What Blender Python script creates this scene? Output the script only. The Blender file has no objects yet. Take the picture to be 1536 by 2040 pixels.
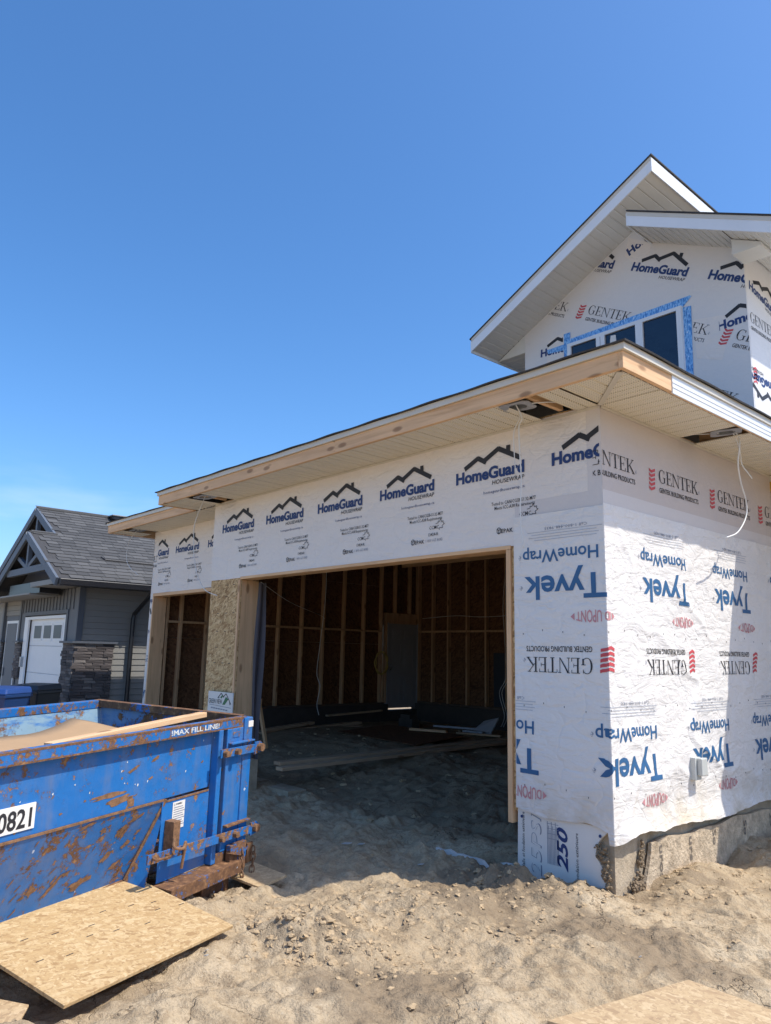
import bpy, bmesh, math, random
import numpy as np
from mathutils import Vector, Matrix
random.seed(7); rng = np.random.default_rng(11)
S = bpy.context.scene
COL = S.collection
R = math.radians

# ---------------------------------------------------------------- camera, sky, sun, exposure
cam_d = bpy.data.cameras.new('camera'); cam = bpy.data.objects.new('camera', cam_d); COL.objects.link(cam)
yaw, pitch, roll = R(48.447), R(10.699), R(1.245)
fw = Vector((-math.sin(yaw)*math.cos(pitch), math.cos(yaw)*math.cos(pitch), math.sin(pitch)))
rt = Vector((math.cos(yaw), math.sin(yaw), 0)); up = rt.cross(fw)
r2 = rt*math.cos(roll) + up*math.sin(roll); u2 = -rt*math.sin(roll) + up*math.cos(roll)
mw = Matrix((r2, u2, -fw)).transposed().to_4x4(); mw.translation = Vector((3.0688, -4.9213, 1.6))
cam.matrix_world = mw
cam_d.sensor_fit = 'HORIZONTAL'; cam_d.sensor_width = 36; cam_d.lens = 36*1488.65/1536
cam_d.clip_start = 0.05; cam_d.clip_end = 3000
S.camera = cam
SUN = Vector((0.583, 0.30, 1.0)).normalized()
w = bpy.data.worlds.new('World'); S.world = w; w.use_nodes = True
nt = w.node_tree; bg = nt.nodes['Background']
sky = nt.nodes.new('ShaderNodeTexSky'); sky.sky_type = 'NISHITA'; sky.sun_disc = False
sky.sun_elevation = math.asin(SUN.z); sky.sun_rotation = math.atan2(SUN.x, SUN.y)
sky.altitude = 500; sky.air_density = 1.0; sky.dust_density = 2.3; sky.ozone_density = 7.0
hs = nt.nodes.new('ShaderNodeHueSaturation'); hs.inputs['Saturation'].default_value = 1.16; hs.inputs['Value'].default_value = 1.12; hs.inputs['Hue'].default_value = 0.499
nt.links.new(sky.outputs[0], hs.inputs['Color'])
# thin high cloud low over the horizon
tcw = nt.nodes.new('ShaderNodeTexCoord'); mpw = nt.nodes.new('ShaderNodeMapping'); mpw.inputs['Scale'].default_value = (3, 3, 14); nt.links.new(tcw.outputs['Generated'], mpw.inputs['Vector'])
nzw = nt.nodes.new('ShaderNodeTexNoise'); nzw.inputs['Scale'].default_value = 1.6; nzw.inputs['Detail'].default_value = 6; nt.links.new(mpw.outputs[0], nzw.inputs['Vector'])
spw = nt.nodes.new('ShaderNodeSeparateXYZ'); nt.links.new(tcw.outputs['Generated'], spw.inputs[0])
def wr(src, a, va, b, vb):
    r_ = nt.nodes.new('ShaderNodeMapRange'); r_.inputs[1].default_value = a; r_.inputs[2].default_value = b; r_.inputs[3].default_value = va; r_.inputs[4].default_value = vb; nt.links.new(src, r_.inputs[0]); return r_.outputs[0]
cm = nt.nodes.new('ShaderNodeMath'); cm.operation = 'MULTIPLY'; nt.links.new(wr(nzw.outputs[0], .52, 0, .75, .30), cm.inputs[0]); nt.links.new(wr(spw.outputs[2], .13, 1, .24, 0), cm.inputs[1])
mxw = nt.nodes.new('ShaderNodeMix'); mxw.data_type = 'RGBA'; nt.links.new(cm.outputs[0], mxw.inputs[0]); nt.links.new(hs.outputs[0], mxw.inputs[6]); mxw.inputs[7].default_value = (5.2, 5.6, 6.2, 1)
nt.links.new(mxw.outputs[2], bg.inputs[0]); bg.inputs[1].default_value = 0.15
sun_d = bpy.data.lights.new('sun', 'SUN'); sun_d.energy = 3.45; sun_d.angle = R(0.5); sun_d.color = (1.0, 0.95, 0.86)
sun = bpy.data.objects.new('sun', sun_d); COL.objects.link(sun)
sun.rotation_euler = SUN.to_track_quat('Z', 'Y').to_euler(); sun.location = (0, 0, 30)
S.view_settings.view_transform = 'Standard'; S.view_settings.look = 'None'
S.view_settings.exposure = 0.52; S.view_settings.gamma = 1.0; S.view_settings.use_curve_mapping = False
S.render.engine = 'CYCLES'; S.cycles.max_bounces = 8; S.cycles.diffuse_bounces = 4; S.cycles.use_denoising = True

# ---------------------------------------------------------------- numpy noise
def h2(ix, iy, s):
    n = (ix.astype(np.int64)*374761393 + iy.astype(np.int64)*668265263 + s*144269504) & 0xffffffff
    n = ((n ^ (n >> 13))*1274126177) & 0xffffffff
    return ((n ^ (n >> 16)) & 0xffff)/65535.0
def vn(x, y, s=0):
    x = np.asarray(x, float); y = np.asarray(y, float)
    ix = np.floor(x); iy = np.floor(y); fx = x-ix; fy = y-iy
    fx = fx*fx*fx*(fx*(fx*6-15)+10); fy = fy*fy*fy*(fy*(fy*6-15)+10)
    a = h2(ix, iy, s); b = h2(ix+1, iy, s); c = h2(ix, iy+1, s); d = h2(ix+1, iy+1, s)
    return (a*(1-fx)+b*fx)*(1-fy) + (c*(1-fx)+d*fx)*fy - 0.5
def fbm(x, y, s=0, o=4, g=0.5):
    t = 0; a = 1.0
    for i in range(o):
        t = t + a*vn(np.asarray(x)*2**i+i*17.3, np.asarray(y)*2**i-i*9.1, s+i); a *= g
    return t
def worley(x, y, s=0):
    x = np.asarray(x, float); y = np.asarray(y, float)
    ix = np.floor(x); iy = np.floor(y); best = np.full(x.shape, 9.0)
    for dx in (-1, 0, 1):
        for dy in (-1, 0, 1):
            px = ix+dx+h2(ix+dx, iy+dy, s); py = iy+dy+h2(ix+dx, iy+dy, s+5)
            best = np.minimum(best, (px-x)**2+(py-y)**2)
    return np.sqrt(best)
def sstep(a, b, x):
    t = np.clip((np.asarray(x, float)-a)/(b-a), 0, 1); return t*t*(3-2*t)
def bump(x, y, cx, cy, sx, sy=None, rot=0):
    sy = sy or sx; c, s = math.cos(rot), math.sin(rot)
    u = (x-cx)*c+(y-cy)*s; v = -(x-cx)*s+(y-cy)*c
    return np.exp(-(u/sx)**2-(v/sy)**2)

def rough_mask(x, y):
    m = 0.25 + 0*x
    m = m + 1.0*bump(x, y, -.75, -1.95, .35, .22, .6) + .9*bump(x, y, -.60, -1.15, .35, .28, .7)
    m = m + .8*bump(x, y, -.45, -.15, .6, .25) + .9*bump(x, y, .15, .30, .35, .3) + .7*bump(x, y, .75, .9, .6, .5)
    m = m + .6*bump(x, y, .8, -.45, .2) + .7*bump(x, y, -1.75, -2.0, .3, .3) + .6*bump(x, y, -1.2, -.1, .8, .3)
    m = m + .45*sstep(-1.2, -.2, y)*sstep(-.6, -1.2, x) + .25*sstep(.2, 1.0, y)*(x < -.2) + .9*bump(x, y, .35, 1.9, .45, .7)
    return np.clip(m, 0, 1.3)
def ground(x, y):
    x = np.asarray(x, float); y = np.asarray(y, float)
    inside = sstep(-.15, -.6, x)*sstep(0, .5, y)*sstep(-11.0, -8.9, x)
    z = -0.10 + .06*sstep(-2.2, .2, x) + 0*y
    z = z + inside*(.10 + .20*sstep(.3, 3.2, y) - .06*sstep(-1.0, -3.0, x)*(1-sstep(1, 3, y)))
    z = z + .05*bump(x, y, -.45, -.28, .55, .25) + .09*bump(x, y, -.10, -.12, .22, .2) + .05*bump(x, y, -.6, -1.1, .4, .3, .7)
    z = z + .10*bump(x, y, -.75, -1.98, .42, .16, .6) + .095*bump(x, y, -.62, -1.12, .30, .24, .7) + .035*bump(x, y, .35, -1.0, .5, .25, .3) - .03*bump(x, y, -.2, -1.6, .5, .3, .6) - .05*bump(x, y, -1.05, -.45, .5, .2) + .05*bump(x, y, .5, .6, .6, .4) + .16*bump(x, y, .5, 2.3, .6, .8)
    z = z - .05*bump(x, y, .80, -.45, .07, .05) - .04*bump(x, y, .62, -.62, .05)
    z = z + .05*fbm(x*.55, y*.55, 3, 3) + .072*fbm(x*1.9, y*1.9, 9, 4, .55)*np.clip(1.2-.02*(x*x+y*y), .1, 1)
    z = z - .075*sstep(-1.35, -1.15, x)*sstep(-.35, -.6, x)*sstep(-3.7, -3.5, y)*sstep(-2.0, -2.3, y) - .05*bump(x, y, 1.3, -1.3, .6, .5)
    near = np.exp(-((x+1)**2+(y+1)**2)/60.0)
    m = rough_mask(x, y)*near
    warp = .35*fbm(x*5, y*5, 21, 2)
    cl = np.clip(.75-worley(x*4.6+warp, y*4.6-warp, 31), 0, 1)
    cl2 = np.clip(.8-worley(x*13+warp*2, y*13+warp, 37), 0, 1)
    patch = np.clip(fbm(x*2.3, y*2.3, 41, 3)*1.6+.55, 0, 1)
    cl3 = np.clip(.8-worley(x*31+warp*4, y*31+warp*3, 43), 0, 1)
    z = z + m*(.095*cl*(.15+patch) + .040*cl2*(.2+patch) + .012*cl3*patch) - m*.035
    rut = np.abs(fbm(x*1.4-y*.5, y*1.6+x*.3, 55, 3))
    z = z + near*(.02*(1-np.exp(-(rut/.06)**2))-.01)
    z = z + .05*bump(x, y, -2.6, -.2, .9, .12, -.45) + .04*bump(x, y, -1.6, .35, .5, .2)
    z = z + near*(.026*fbm(x*9, y*9, 51, 4, .62) + .026*np.abs(fbm(x*4.3+y, y*4.3, 57, 4))) + .05*bump(x, y, .22, .95, .2, .4)
    return z
def gz(x, y): return float(ground(np.array([x]), np.array([y]))[0])

# ---------------------------------------------------------------- materials
class MT:
    def __init__(s, name):
        s.m = bpy.data.materials.new(name); s.m.use_nodes = True; s.t = s.m.node_tree
        s.b = s.t.nodes['Principled BSDF']
    def n(s, typ, props=None, **inp):
        nd = s.t.nodes.new(typ)
        for k, v in (props or {}).items(): setattr(nd, k, v)
        for k, v in inp.items():
            key = k.replace('_', ' ')
            sock = nd.inputs[int(k[1:])] if k[0] == 'i' and k[1:].isdigit() else nd.inputs[key]
            s.put(sock, v)
        return nd
    def put(s, sock, v):
        if isinstance(v, bpy.types.NodeSocket): s.t.links.new(v, sock)
        elif isinstance(v, (tuple, list)) and len(v) == 3 and len(getattr(sock, 'default_value', (0, 0, 0))) == 4: sock.default_value = (*v, 1)
        else: sock.default_value = v
    def math(s, op, a, b=0.0, clamp=False): return s.n('ShaderNodeMath', {'operation': op, 'use_clamp': clamp}, i0=a, i1=b).outputs[0]
    def mix(s, f, a, b, mode='MIX'):
        nd = s.t.nodes.new('ShaderNodeMix'); nd.data_type = 'RGBA'; nd.blend_type = mode
        s.put(nd.inputs[0], f); s.put(nd.inputs[6], a); s.put(nd.inputs[7], b); return nd.outputs[2]
    def ramp(s, f, stops):
        nd = s.t.nodes.new('ShaderNodeValToRGB'); cr = nd.color_ramp
        while len(cr.elements) < len(stops): cr.elements.new(0.5)
        for e, (p, c) in zip(cr.elements, stops):
            e.position = p; e.color = (c, c, c, 1) if not isinstance(c, (tuple, list)) else (*c, 1)
        s.put(nd.inputs[0], f); return nd.outputs[0]
    def co(s, kind='Object', scale=(1, 1, 1), rot=(0, 0, 0), rand=False):
        v = s.n('ShaderNodeTexCoord').outputs[kind]
        if rand:
            r = s.n('ShaderNodeObjectInfo').outputs['Random']
            add = s.n('ShaderNodeCombineXYZ', X=s.math('MULTIPLY', r, 37.0), Y=s.math('MULTIPLY', r, 91.0), Z=s.math('MULTIPLY', r, 53.0))
            v = s.n('ShaderNodeVectorMath', {'operation': 'ADD'}, i0=v, i1=add.outputs[0]).outputs[0]
        return s.n('ShaderNodeMapping', None, Vector=v, Scale=scale, Rotation=rot).outputs[0]
    def noise(s, v, scale, detail=3, rough=.55, dist=0.0, out=0): return s.n('ShaderNodeTexNoise', None, Vector=v, Scale=scale, Detail=detail, Roughness=rough, Distortion=dist).outputs[out]
    def vor(s, v, scale, feat='F1', out=0, rnd=1.0): return s.n('ShaderNodeTexVoronoi', {'feature': feat}, Vector=v, Scale=scale, Randomness=rnd).outputs[out]
    def bump(s, h, strength=.3, dist=.01, normal=None):
        nd = s.n('ShaderNodeBump', None, Strength=strength, Distance=dist, Height=h)
        if normal is not None: s.put(nd.inputs['Normal'], normal)
        return nd.outputs[0]
    def fin(s, color=None, rough=None, normal=None, metal=None, spec=None):
        for k, v in (('Base Color', color), ('Roughness', rough), ('Normal', normal), ('Metallic', metal), ('Specular IOR Level', spec)):
            if v is not None: s.put(s.b.inputs[k], v)
        return s.m

def plain(name, col, rough=.6, var=.12, scale=6, bmp=.05, bscale=60, bdist=.004, metal=None, spec=None, rand=False, stain=0.0, stcol=(.2, .17, .12)):
    m = MT(name); c = m.co(rand=rand)
    f = m.noise(c, scale, 4, .6)
    k = m.math('ADD', m.math('MULTIPLY', m.math('SUBTRACT', f, .5), var*3), 1.0)
    colv = m.n('ShaderNodeVectorMath', {'operation': 'SCALE'}, i0=tuple(col), Scale=k).outputs[0]
    if stain > 0:
        sm = m.ramp(m.noise(c, scale*.45, 5, .65), [(.52, 0.0), (.75, stain)])
        colv = m.mix(sm, colv, stcol)
    b = m.bump(m.noise(c, bscale, 4, .65), bmp, bdist)
    return m.fin(colv, rough, b, metal, spec)

def lumber(name, ax, col=(.73, .465, .255), dark=(.56, .32, .155), rand=True):
    m = MT(name); sc = [16, 16, 16]; sc[ax] = .9
    c = m.co(scale=tuple(sc), rand=rand); c1 = m.co(rand=rand)
    g = m.noise(c, 1.3, 5, .6, .8)
    ks = [7, 7, 7]; ks[ax] = 2.6
    kn = m.vor(m.co(scale=tuple(ks), rand=rand), 1.0, 'F1', 0)
    knot = m.ramp(kn, [(.0, 1.0), (.13, .85), (.20, 0.0)])
    base = m.ramp(g, [(.25, dark), (.5, col), (.8, tuple(min(1, x*1.18) for x in col))])
    base = m.mix(m.math('MULTIPLY', m.ramp(m.noise(c1, 2.2, 3), [(.4, 0.0), (.7, 1.0)]), .35), base, (col[0]*.72, col[1]*.72, col[2]*.75))
    base = m.mix(m.math('MULTIPLY', knot, .75), base, (.20, .09, .035))
    return m.fin(base, .72, m.bump(g, .15, .003))
def osb(name, light=1.0, flake=26.0, gray=0.0, con=0.0, red=False):
    m = MT(name); c = m.co(rand=True)
    n0 = m.noise(c, 5.0, 2)
    cols = []
    fac = []
    for i, (rx, ry, rz) in enumerate(((.2, .3, .35), (.9, -.4, 1.35), (-.5, .8, 2.4))):
        cc = m.n('ShaderNodeMapping', None, Vector=m.n('ShaderNodeMapping', None, Vector=c, Rotation=(rx, ry, rz)).outputs[0], Scale=(.8, 3.4, 3.4)).outputs[0]
        wob = m.n('ShaderNodeVectorMath', {'operation': 'ADD'}, i0=cc, i1=m.n('ShaderNodeVectorMath', {'operation': 'SCALE'}, i0=m.noise(cc, 7, 2, .5, 0, 1), Scale=.22).outputs[0]).outputs[0]
        cols.append(m.vor(wob, flake, 'F1', 1))
    a = m.n('ShaderNodeSeparateColor', None, Color=cols[0]).outputs
    b = m.n('ShaderNodeSeparateColor', None, Color=cols[1]).outputs
    d = m.n('ShaderNodeSeparateColor', None, Color=cols[2]).outputs
    sel = m.math('GREATER_THAN', a[1], .45); sel2 = m.math('GREATER_THAN', b[1], .5)
    v = m.mix(sel, a[0], m.mix(sel2, b[0], d[0]))
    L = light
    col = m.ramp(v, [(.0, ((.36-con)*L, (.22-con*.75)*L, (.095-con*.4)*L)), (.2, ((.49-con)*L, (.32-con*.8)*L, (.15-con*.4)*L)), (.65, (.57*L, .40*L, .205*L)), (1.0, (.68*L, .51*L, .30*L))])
    col = m.mix(m.math('MULTIPLY', m.ramp(m.noise(c, 60, 3), [(.3, 1.0), (.5, 0.0)]), .45), col, (.30*L, .17*L, .07*L))
    if red: col = m.mix(1.0, col, (.78, .50, .38), 'MULTIPLY')
    else: col = m.mix(1.0, col, (1.0, .965, .88), 'MULTIPLY')
    if gray: col = m.mix(gray, col, (.62, .50, .37))
    return m.fin(col, .75, m.bump(v, .35, .003))
def wrapmat(name, col, bs, cr=9.0, rough=.45, mud=False, geo=False):
    m = MT(name); c = m.co()
    d1 = m.co(scale=(1.0, 1.0, 3.2), rot=(.55, .6, .0))
    n1 = m.noise(d1, cr, 5, .6, 1.2); n2 = m.vor(m.n('ShaderNodeVectorMath', {'operation': 'ADD'}, i0=c, i1=m.n('ShaderNodeVectorMath', {'operation': 'SCALE'}, i0=m.noise(c, 4, 3, .5, 0, 1), Scale=.35).outputs[0]).outputs[0], cr*.9, 'DISTANCE_TO_EDGE')
    h = m.math('ADD', m.math('MULTIPLY', n1, 1.0), m.math('MULTIPLY', m.ramp(n2, [(.0, 0.0), (.10, 1.0)]), .22))
    f = m.noise(c, 1.7, 4, .6)
    cc = m.mix(m.math('MULTIPLY', f, .35), col, (col[0]*.86, col[1]*.86, col[2]*.90))
    fine = m.noise(c, 55, 2)
    cc = m.mix(m.math('MULTIPLY', m.ramp(fine, [(.35, 0.0), (.7, 1.0)]), .10), cc, (col[0]*.75, col[1]*.75, col[2]*.78))
    if mud:
        z = m.n('ShaderNodeSeparateXYZ', None, Vector=c).outputs[2]
        mk = m.math('MULTIPLY', m.ramp(z, [(.36, 1.0), (.75, 0.0)]), m.ramp(m.noise(c, 3.5, 5, .65), [(.38, 0.0), (.66, 1.0)]))
        cc = m.mix(m.math('MULTIPLY', mk, .75), cc, (.52, .42, .27))
    return m.fin(cc, rough, m.bump(h, bs, .02), spec=.35)

MAT = {}
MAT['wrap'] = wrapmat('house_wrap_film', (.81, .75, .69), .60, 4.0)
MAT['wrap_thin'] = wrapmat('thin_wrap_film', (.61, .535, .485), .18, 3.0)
MAT['wrap_over'] = wrapmat('overlap_film', (.69, .64, .605), .15, 3.0)
MAT['wrap2'] = wrapmat('tyvek_film', (.80, .765, .72), .72, 4.2, mud=True, geo=True)
MAT['wrap3'] = wrapmat('gable_wrap_film', (.75, .72, .69), .25, 3.0)
MAT['navy'] = plain('ink_navy', (.014, .042, .16), .55, .1, 8, 0)
MAT['tblue'] = plain('ink_blue', (.030, .120, .265), .55, .12, 8, 0)
MAT['black'] = plain('ink_black', (.02, .02, .025), .6, .1, 8, 0)
MAT['grey_ink'] = plain('ink_grey', (.24, .26, .32), .6, .1, 8, 0)
MAT['mud_ink'] = plain('ink_muddy', (.17, .14, .11), .8, .5, 20, 0)
MAT['line_ink'] = plain('ink_pale_grey', (.42, .44, .49), .6, .1, 8, 0)
MAT['red'] = plain('ink_red', (.56, .075, .085), .6, .1, 8, 0)
MAT['pink'] = plain('ink_faded_red', (.60, .27, .28), .6, .1, 8, 0)
MAT['lumx'] = lumber('pine_lumber_x', 0); MAT['lumy'] = lumber('pine_lumber_y', 1); MAT['lumz'] = lumber('pine_lumber_z', 2)
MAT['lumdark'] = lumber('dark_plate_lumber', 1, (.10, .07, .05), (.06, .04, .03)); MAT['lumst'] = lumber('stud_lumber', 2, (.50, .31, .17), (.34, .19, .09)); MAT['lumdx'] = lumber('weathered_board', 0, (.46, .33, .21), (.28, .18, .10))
MAT['osb'] = osb('osb_panel', 1.08, 12, 0, .10); MAT['osb_shaded'] = osb('osb_interior_shaded', .34, 9, 0, .12, True); MAT['osb_sheet'] = osb('osb_sheet', .86, 17, .06, -.02); MAT['osb_worn'] = osb('osb_worn', .88, 15, .25, .03)  # interior copy is darker and redder: garage gloom put into the colour
MAT['white'] = plain('white_aluminium', (.76, .78, .80), .42, .05, 3, .02)
MAT['drip'] = plain('drip_edge_cream', (.62, .575, .49), .5, .06, 3, .02)
MAT['shingle'] = plain('shingle_dark', (.05, .048, .048), .9, .4, 30, .5, 120)
def soffitmat():
    m = MT('vented_soffit'); c = m.co('Object')
    sp = m.n('ShaderNodeSeparateXYZ', None, Vector=c).outputs
    def cell(v, p): return m.math('ABSOLUTE', m.math('SUBTRACT', m.math('FRACT', m.math('MULTIPLY', v, 1/p)), .5))
    dot = m.math('MULTIPLY', m.math('LESS_THAN', cell(sp[0], .018), .17), m.math('LESS_THAN', cell(sp[1], .030), .25))
    f = m.noise(c, 3, 3)
    base = m.mix(m.math('MULTIPLY', f, .4), (.80, .735, .60), (.72, .655, .53))
    return m.fin(m.mix(m.math('MULTIPLY', dot, .5), base, (.10, .09, .07)), .5)
MAT['soffit'] = soffitmat()
MAT['soffit_p'] = plain('soffit_grey_white', (.68, .67, .63), .5, .05, 3, .02)
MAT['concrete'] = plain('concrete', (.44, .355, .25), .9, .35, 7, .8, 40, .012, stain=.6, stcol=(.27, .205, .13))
MAT['concrete_shaded'] = plain('concrete_inside_shaded', (.065, .055, .047), .9, .3, 5, .35, 60)  # darkened copy of the concrete, interior shade held in its base colour
MAT['steel'] = plain('galvanised_steel', (.42, .43, .45), .45, .2, 20, .1, 80, metal=.7)
MAT['cable'] = plain('white_cable', (.72, .72, .70), .5, .05)
MAT['grey_pl'] = plain('grey_plastic', (.52, .53, .50), .5, .08, 6, .02)
MAT['glass'] = plain('dark_glass', (.008, .018, .04), .05, .3, 1.2, .25, 1.6, .05, spec=.7)
MAT['darkpl'] = plain('dark_film', (.10, .09, .105), .6, .1)
MAT['doorgrey'] = plain('door_grey', (.30, .30, .32), .5, .06, 4, .02)
MAT['beam'] = plain('yellow_glulam', (.60, .36, .06), .6, .1)
# ---------------------------------------------------------------- mesh helpers
class MB:
    def __init__(s): s.v = []; s.f = []
    def add(s, vs, fs):
        o = len(s.v); s.v += [tuple(p) for p in vs]; s.f += [tuple(i+o for i in f) for f in fs]; return s
    def box(s, x0, x1, y0, y1, z0, z1):
        return s.add([(x0, y0, z0), (x1, y0, z0), (x1, y1, z0), (x0, y1, z0), (x0, y0, z1), (x1, y0, z1), (x1, y1, z1), (x0, y1, z1)],
                     [(0, 3, 2, 1), (4, 5, 6, 7), (0, 1, 5, 4), (1, 2, 6, 5), (2, 3, 7, 6), (3, 0, 4, 7)])
    def hexa(s, b, t):  # bottom and top quads
        return s.add(list(b)+list(t), [(0, 3, 2, 1), (4, 5, 6, 7), (0, 1, 5, 4), (1, 2, 6, 5), (2, 3, 7, 6), (3, 0, 4, 7)])
    def prism(s, poly, vec):  # planar polygon extruded by vec
        n = len(poly); vec = Vector(vec); a = [Vector(p) for p in poly]; b = [p+vec for p in a]
        return s.add(a+b, [tuple(range(n))[::-1], tuple(range(n, 2*n))]+[(i, (i+1) % n, n+(i+1) % n, n+i) for i in range(n)])
    def tube(s, pts, r, n=6, cap=True):
        pts = [Vector(p) for p in pts]; rings = []; prev = None
        for i, p in enumerate(pts):
            d = (pts[min(i+1, len(pts)-1)]-pts[max(i-1, 0)]).normalized()
            a = prev if prev is not None else (Vector((0, 0, 1)) if abs(d.z) < .9 else Vector((1, 0, 0)))
            a = (a-d*a.dot(d)).normalized(); prev = a; b = d.cross(a)
            rr = r[i] if isinstance(r, (list, tuple)) else r
            rings.append([p+(a*math.cos(2*math.pi*k/n)+b*math.sin(2*math.pi*k/n))*rr for k in range(n)])
        o = len(s.v)
        for q in rings: s.v += [tuple(p) for p in q]
        for i in range(len(rings)-1):
            for k in range(n): s.f.append((o+i*n+k, o+i*n+(k+1) % n, o+(i+1)*n+(k+1) % n, o+(i+1)*n+k))
        if cap: s.f.append(tuple(o+k for k in range(n))[::-1]); s.f.append(tuple(o+(len(rings)-1)*n+k for k in range(n)))
        return s
    def mesh(s, name, mat=None, smooth=False):
        me = bpy.data.meshes.new(name); me.from_pydata(s.v, [], s.f); me.update()
        bm = bmesh.new(); bm.from_mesh(me); bmesh.ops.recalc_face_normals(bm, faces=bm.faces); bm.to_mesh(me); bm.free()
        if mat: me.materials.append(MAT[mat] if isinstance(mat, str) else mat)
        if smooth: me.polygons.foreach_set('use_smooth', [True]*len(me.polygons))
        return me
    def build(s, name, mat, parent=None, smooth=False, bev=0.0):
        return link(name, s.mesh(name, mat, smooth), parent, bev)
def link(name, me, parent=None, bev=0.0, loc=None, rot=None):
    o = bpy.data.objects.new(name, me); COL.objects.link(o)
    if parent is not None: o.parent = parent
    if loc is not None: o.location = loc
    if rot is not None: o.rotation_euler = rot
    if bev:
        md = o.modifiers.new('bevel', 'BEVEL'); md.width = bev; md.segments = 2; md.limit_method = 'ANGLE'
    return o
def tag(o, label=None, cat=None, group=None, kind=None):
    if label: o['label'] = label
    if cat: o['category'] = cat
    if group: o['group'] = group
    if kind: o['kind'] = kind
    return o
def empty(name, loc=(0, 0, 0), label=None, cat=None, group=None, rotz=0):
    o = bpy.data.objects.new(name, None); COL.objects.link(o); o.location = loc; o.rotation_euler = (0, 0, rotz); o.empty_display_size = .2
    return tag(o, label, cat, group)
def spline(pts, k=6):  # catmull-rom
    P = [Vector(p) for p in pts]; P = [P[0]*2-P[1]]+P+[P[-1]*2-P[-2]]; out = []
    for i in range(1, len(P)-2):
        for j in range(k):
            t = j/k
            out.append(.5*((2*P[i])+(P[i+1]-P[i-1])*t+(2*P[i-1]-5*P[i]+4*P[i+1]-P[i+2])*t*t+(3*P[i]-P[i-1]-3*P[i+1]+P[i+2])*t**3))
    return out+[P[-2]]
def grid_obj(name, X, Y, Z, mat, parent=None, smooth=True):
    ny, nx = X.shape
    v = np.stack([X, Y, Z], -1).reshape(-1, 3)
    i = np.arange(ny*nx).reshape(ny, nx)
    f = np.stack([i[:-1, :-1], i[:-1, 1:], i[1:, 1:], i[1:, :-1]], -1).reshape(-1, 4)
    me = bpy.data.meshes.new(name)
    me.vertices.add(len(v)); me.vertices.foreach_set('co', v.ravel())
    me.loops.add(f.size); me.loops.foreach_set('vertex_index', f.ravel().astype(np.int32))
    me.polygons.add(len(f)); me.polygons.foreach_set('loop_start', np.arange(0, f.size, 4, dtype=np.int32))
    me.update(calc_edges=True); me.validate()
    me.materials.append(MAT[mat] if isinstance(mat, str) else mat)
    if smooth: me.polygons.foreach_set('use_smooth', [True]*len(me.polygons))
    return link(name, me, parent)

# ---------------------------------------------------------------- ground
def dirtmat():
    m = MT('sandy_dirt'); c = m.co()
    a = m.noise(c, 1.3, 6, .62); b = m.noise(c, 9, 6, .7); d = m.noise(c, 70, 4, .7)
    col = m.ramp(a, [(.30, (.37, .275, .17)), (.48, (.49, .375, .24)), (.70, (.575, .455, .305))])
    col = m.mix(m.math('MULTIPLY', m.ramp(b, [(.36, 1.0), (.52, 0.0)]), .7), col, (.30, .215, .13))
    col = m.mix(m.math('MULTIPLY', m.ramp(d, [(.34, 1.0), (.50, 0.0)]), .55), col, (.26, .19, .12))
    col = m.mix(m.math('MULTIPLY', m.ramp(d, [(.58, 0.0), (.72, 1.0)]), .45), col, (.58, .50, .38))
    mo = m.n('ShaderNodeAttribute', {'attribute_name': 'moist_shade'}).outputs['Fac']  # damp churned patches outside, painted shade on the garage floor
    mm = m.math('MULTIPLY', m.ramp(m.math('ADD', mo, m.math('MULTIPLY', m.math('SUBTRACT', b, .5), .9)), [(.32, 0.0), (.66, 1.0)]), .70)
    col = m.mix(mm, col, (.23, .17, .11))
    wv = m.n('ShaderNodeVectorMath', {'operation': 'ADD'}, i0=c, i1=m.n('ShaderNodeVectorMath', {'operation': 'SCALE'}, i0=m.noise(c, 5, 4, .6, 0, 1), Scale=.30).outputs[0]).outputs[0]
    ck = m.vor(wv, 2.6, 'DISTANCE_TO_EDGE'); msk = m.ramp(m.noise(c, 1.1, 2), [(.50, 0.0), (.60, 1.0)])
    crack = m.math('MULTIPLY', m.ramp(ck, [(.0, 1.0), (.016, 0.0)]), msk)
    col = m.mix(m.math('MULTIPLY', crack, .55), col, (.16, .11, .07))
    n1 = m.bump(m.math('SUBTRACT', m.math('ADD', b, m.math('MULTIPLY', d, .35)), m.math('MULTIPLY', crack, .5)), .7, .05)
    n2 = m.bump(m.noise(c, 55, 4, .7), .45, .016, n1)
    return m.fin(col, .95, n2, spec=.15)
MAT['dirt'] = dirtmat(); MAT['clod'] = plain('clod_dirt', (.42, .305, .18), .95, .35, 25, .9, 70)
def axis(segs):
    out = []
    for a, b, st in segs: out += list(np.arange(a, b-1e-6, st))
    return out
gx = axis([(-9.2, -5.4, .07), (-5.4, -2.3, .028), (-2.3, 2.1, .0118), (2.1, 6.0, .09)]); gx = [-9.2-.1*1.35**k for k in range(30, -1, -1)]+gx+[6.0+.1*1.35**k for k in range(0, 31)]
gy = axis([(-7.0, -4.2, .09), (-4.2, -3.6, .03), (-3.6, .55, .0118), (.55, .7, .02), (.7, 3.0, .03), (3.0, 7.4, .07)]); gy = [-7.0-.1*1.35**k for k in range(30, -1, -1)]+gy+[7.4+.1*1.35**k for k in range(0, 31)]
GX, GY = np.meshgrid(np.array(gx), np.array(gy))
gnd = grid_obj('ground', GX, GY, ground(GX, GY), 'dirt'); mo_ = np.clip((rough_mask(GX, GY)-.45)*1.1, 0, 1)*np.exp(-((GX+.4)**2+(GY+.8)**2)/9.0)*np.clip(fbm(GX*2.0, GY*2.0, 66, 3)*1.8+.75, 0, 1)
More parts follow.
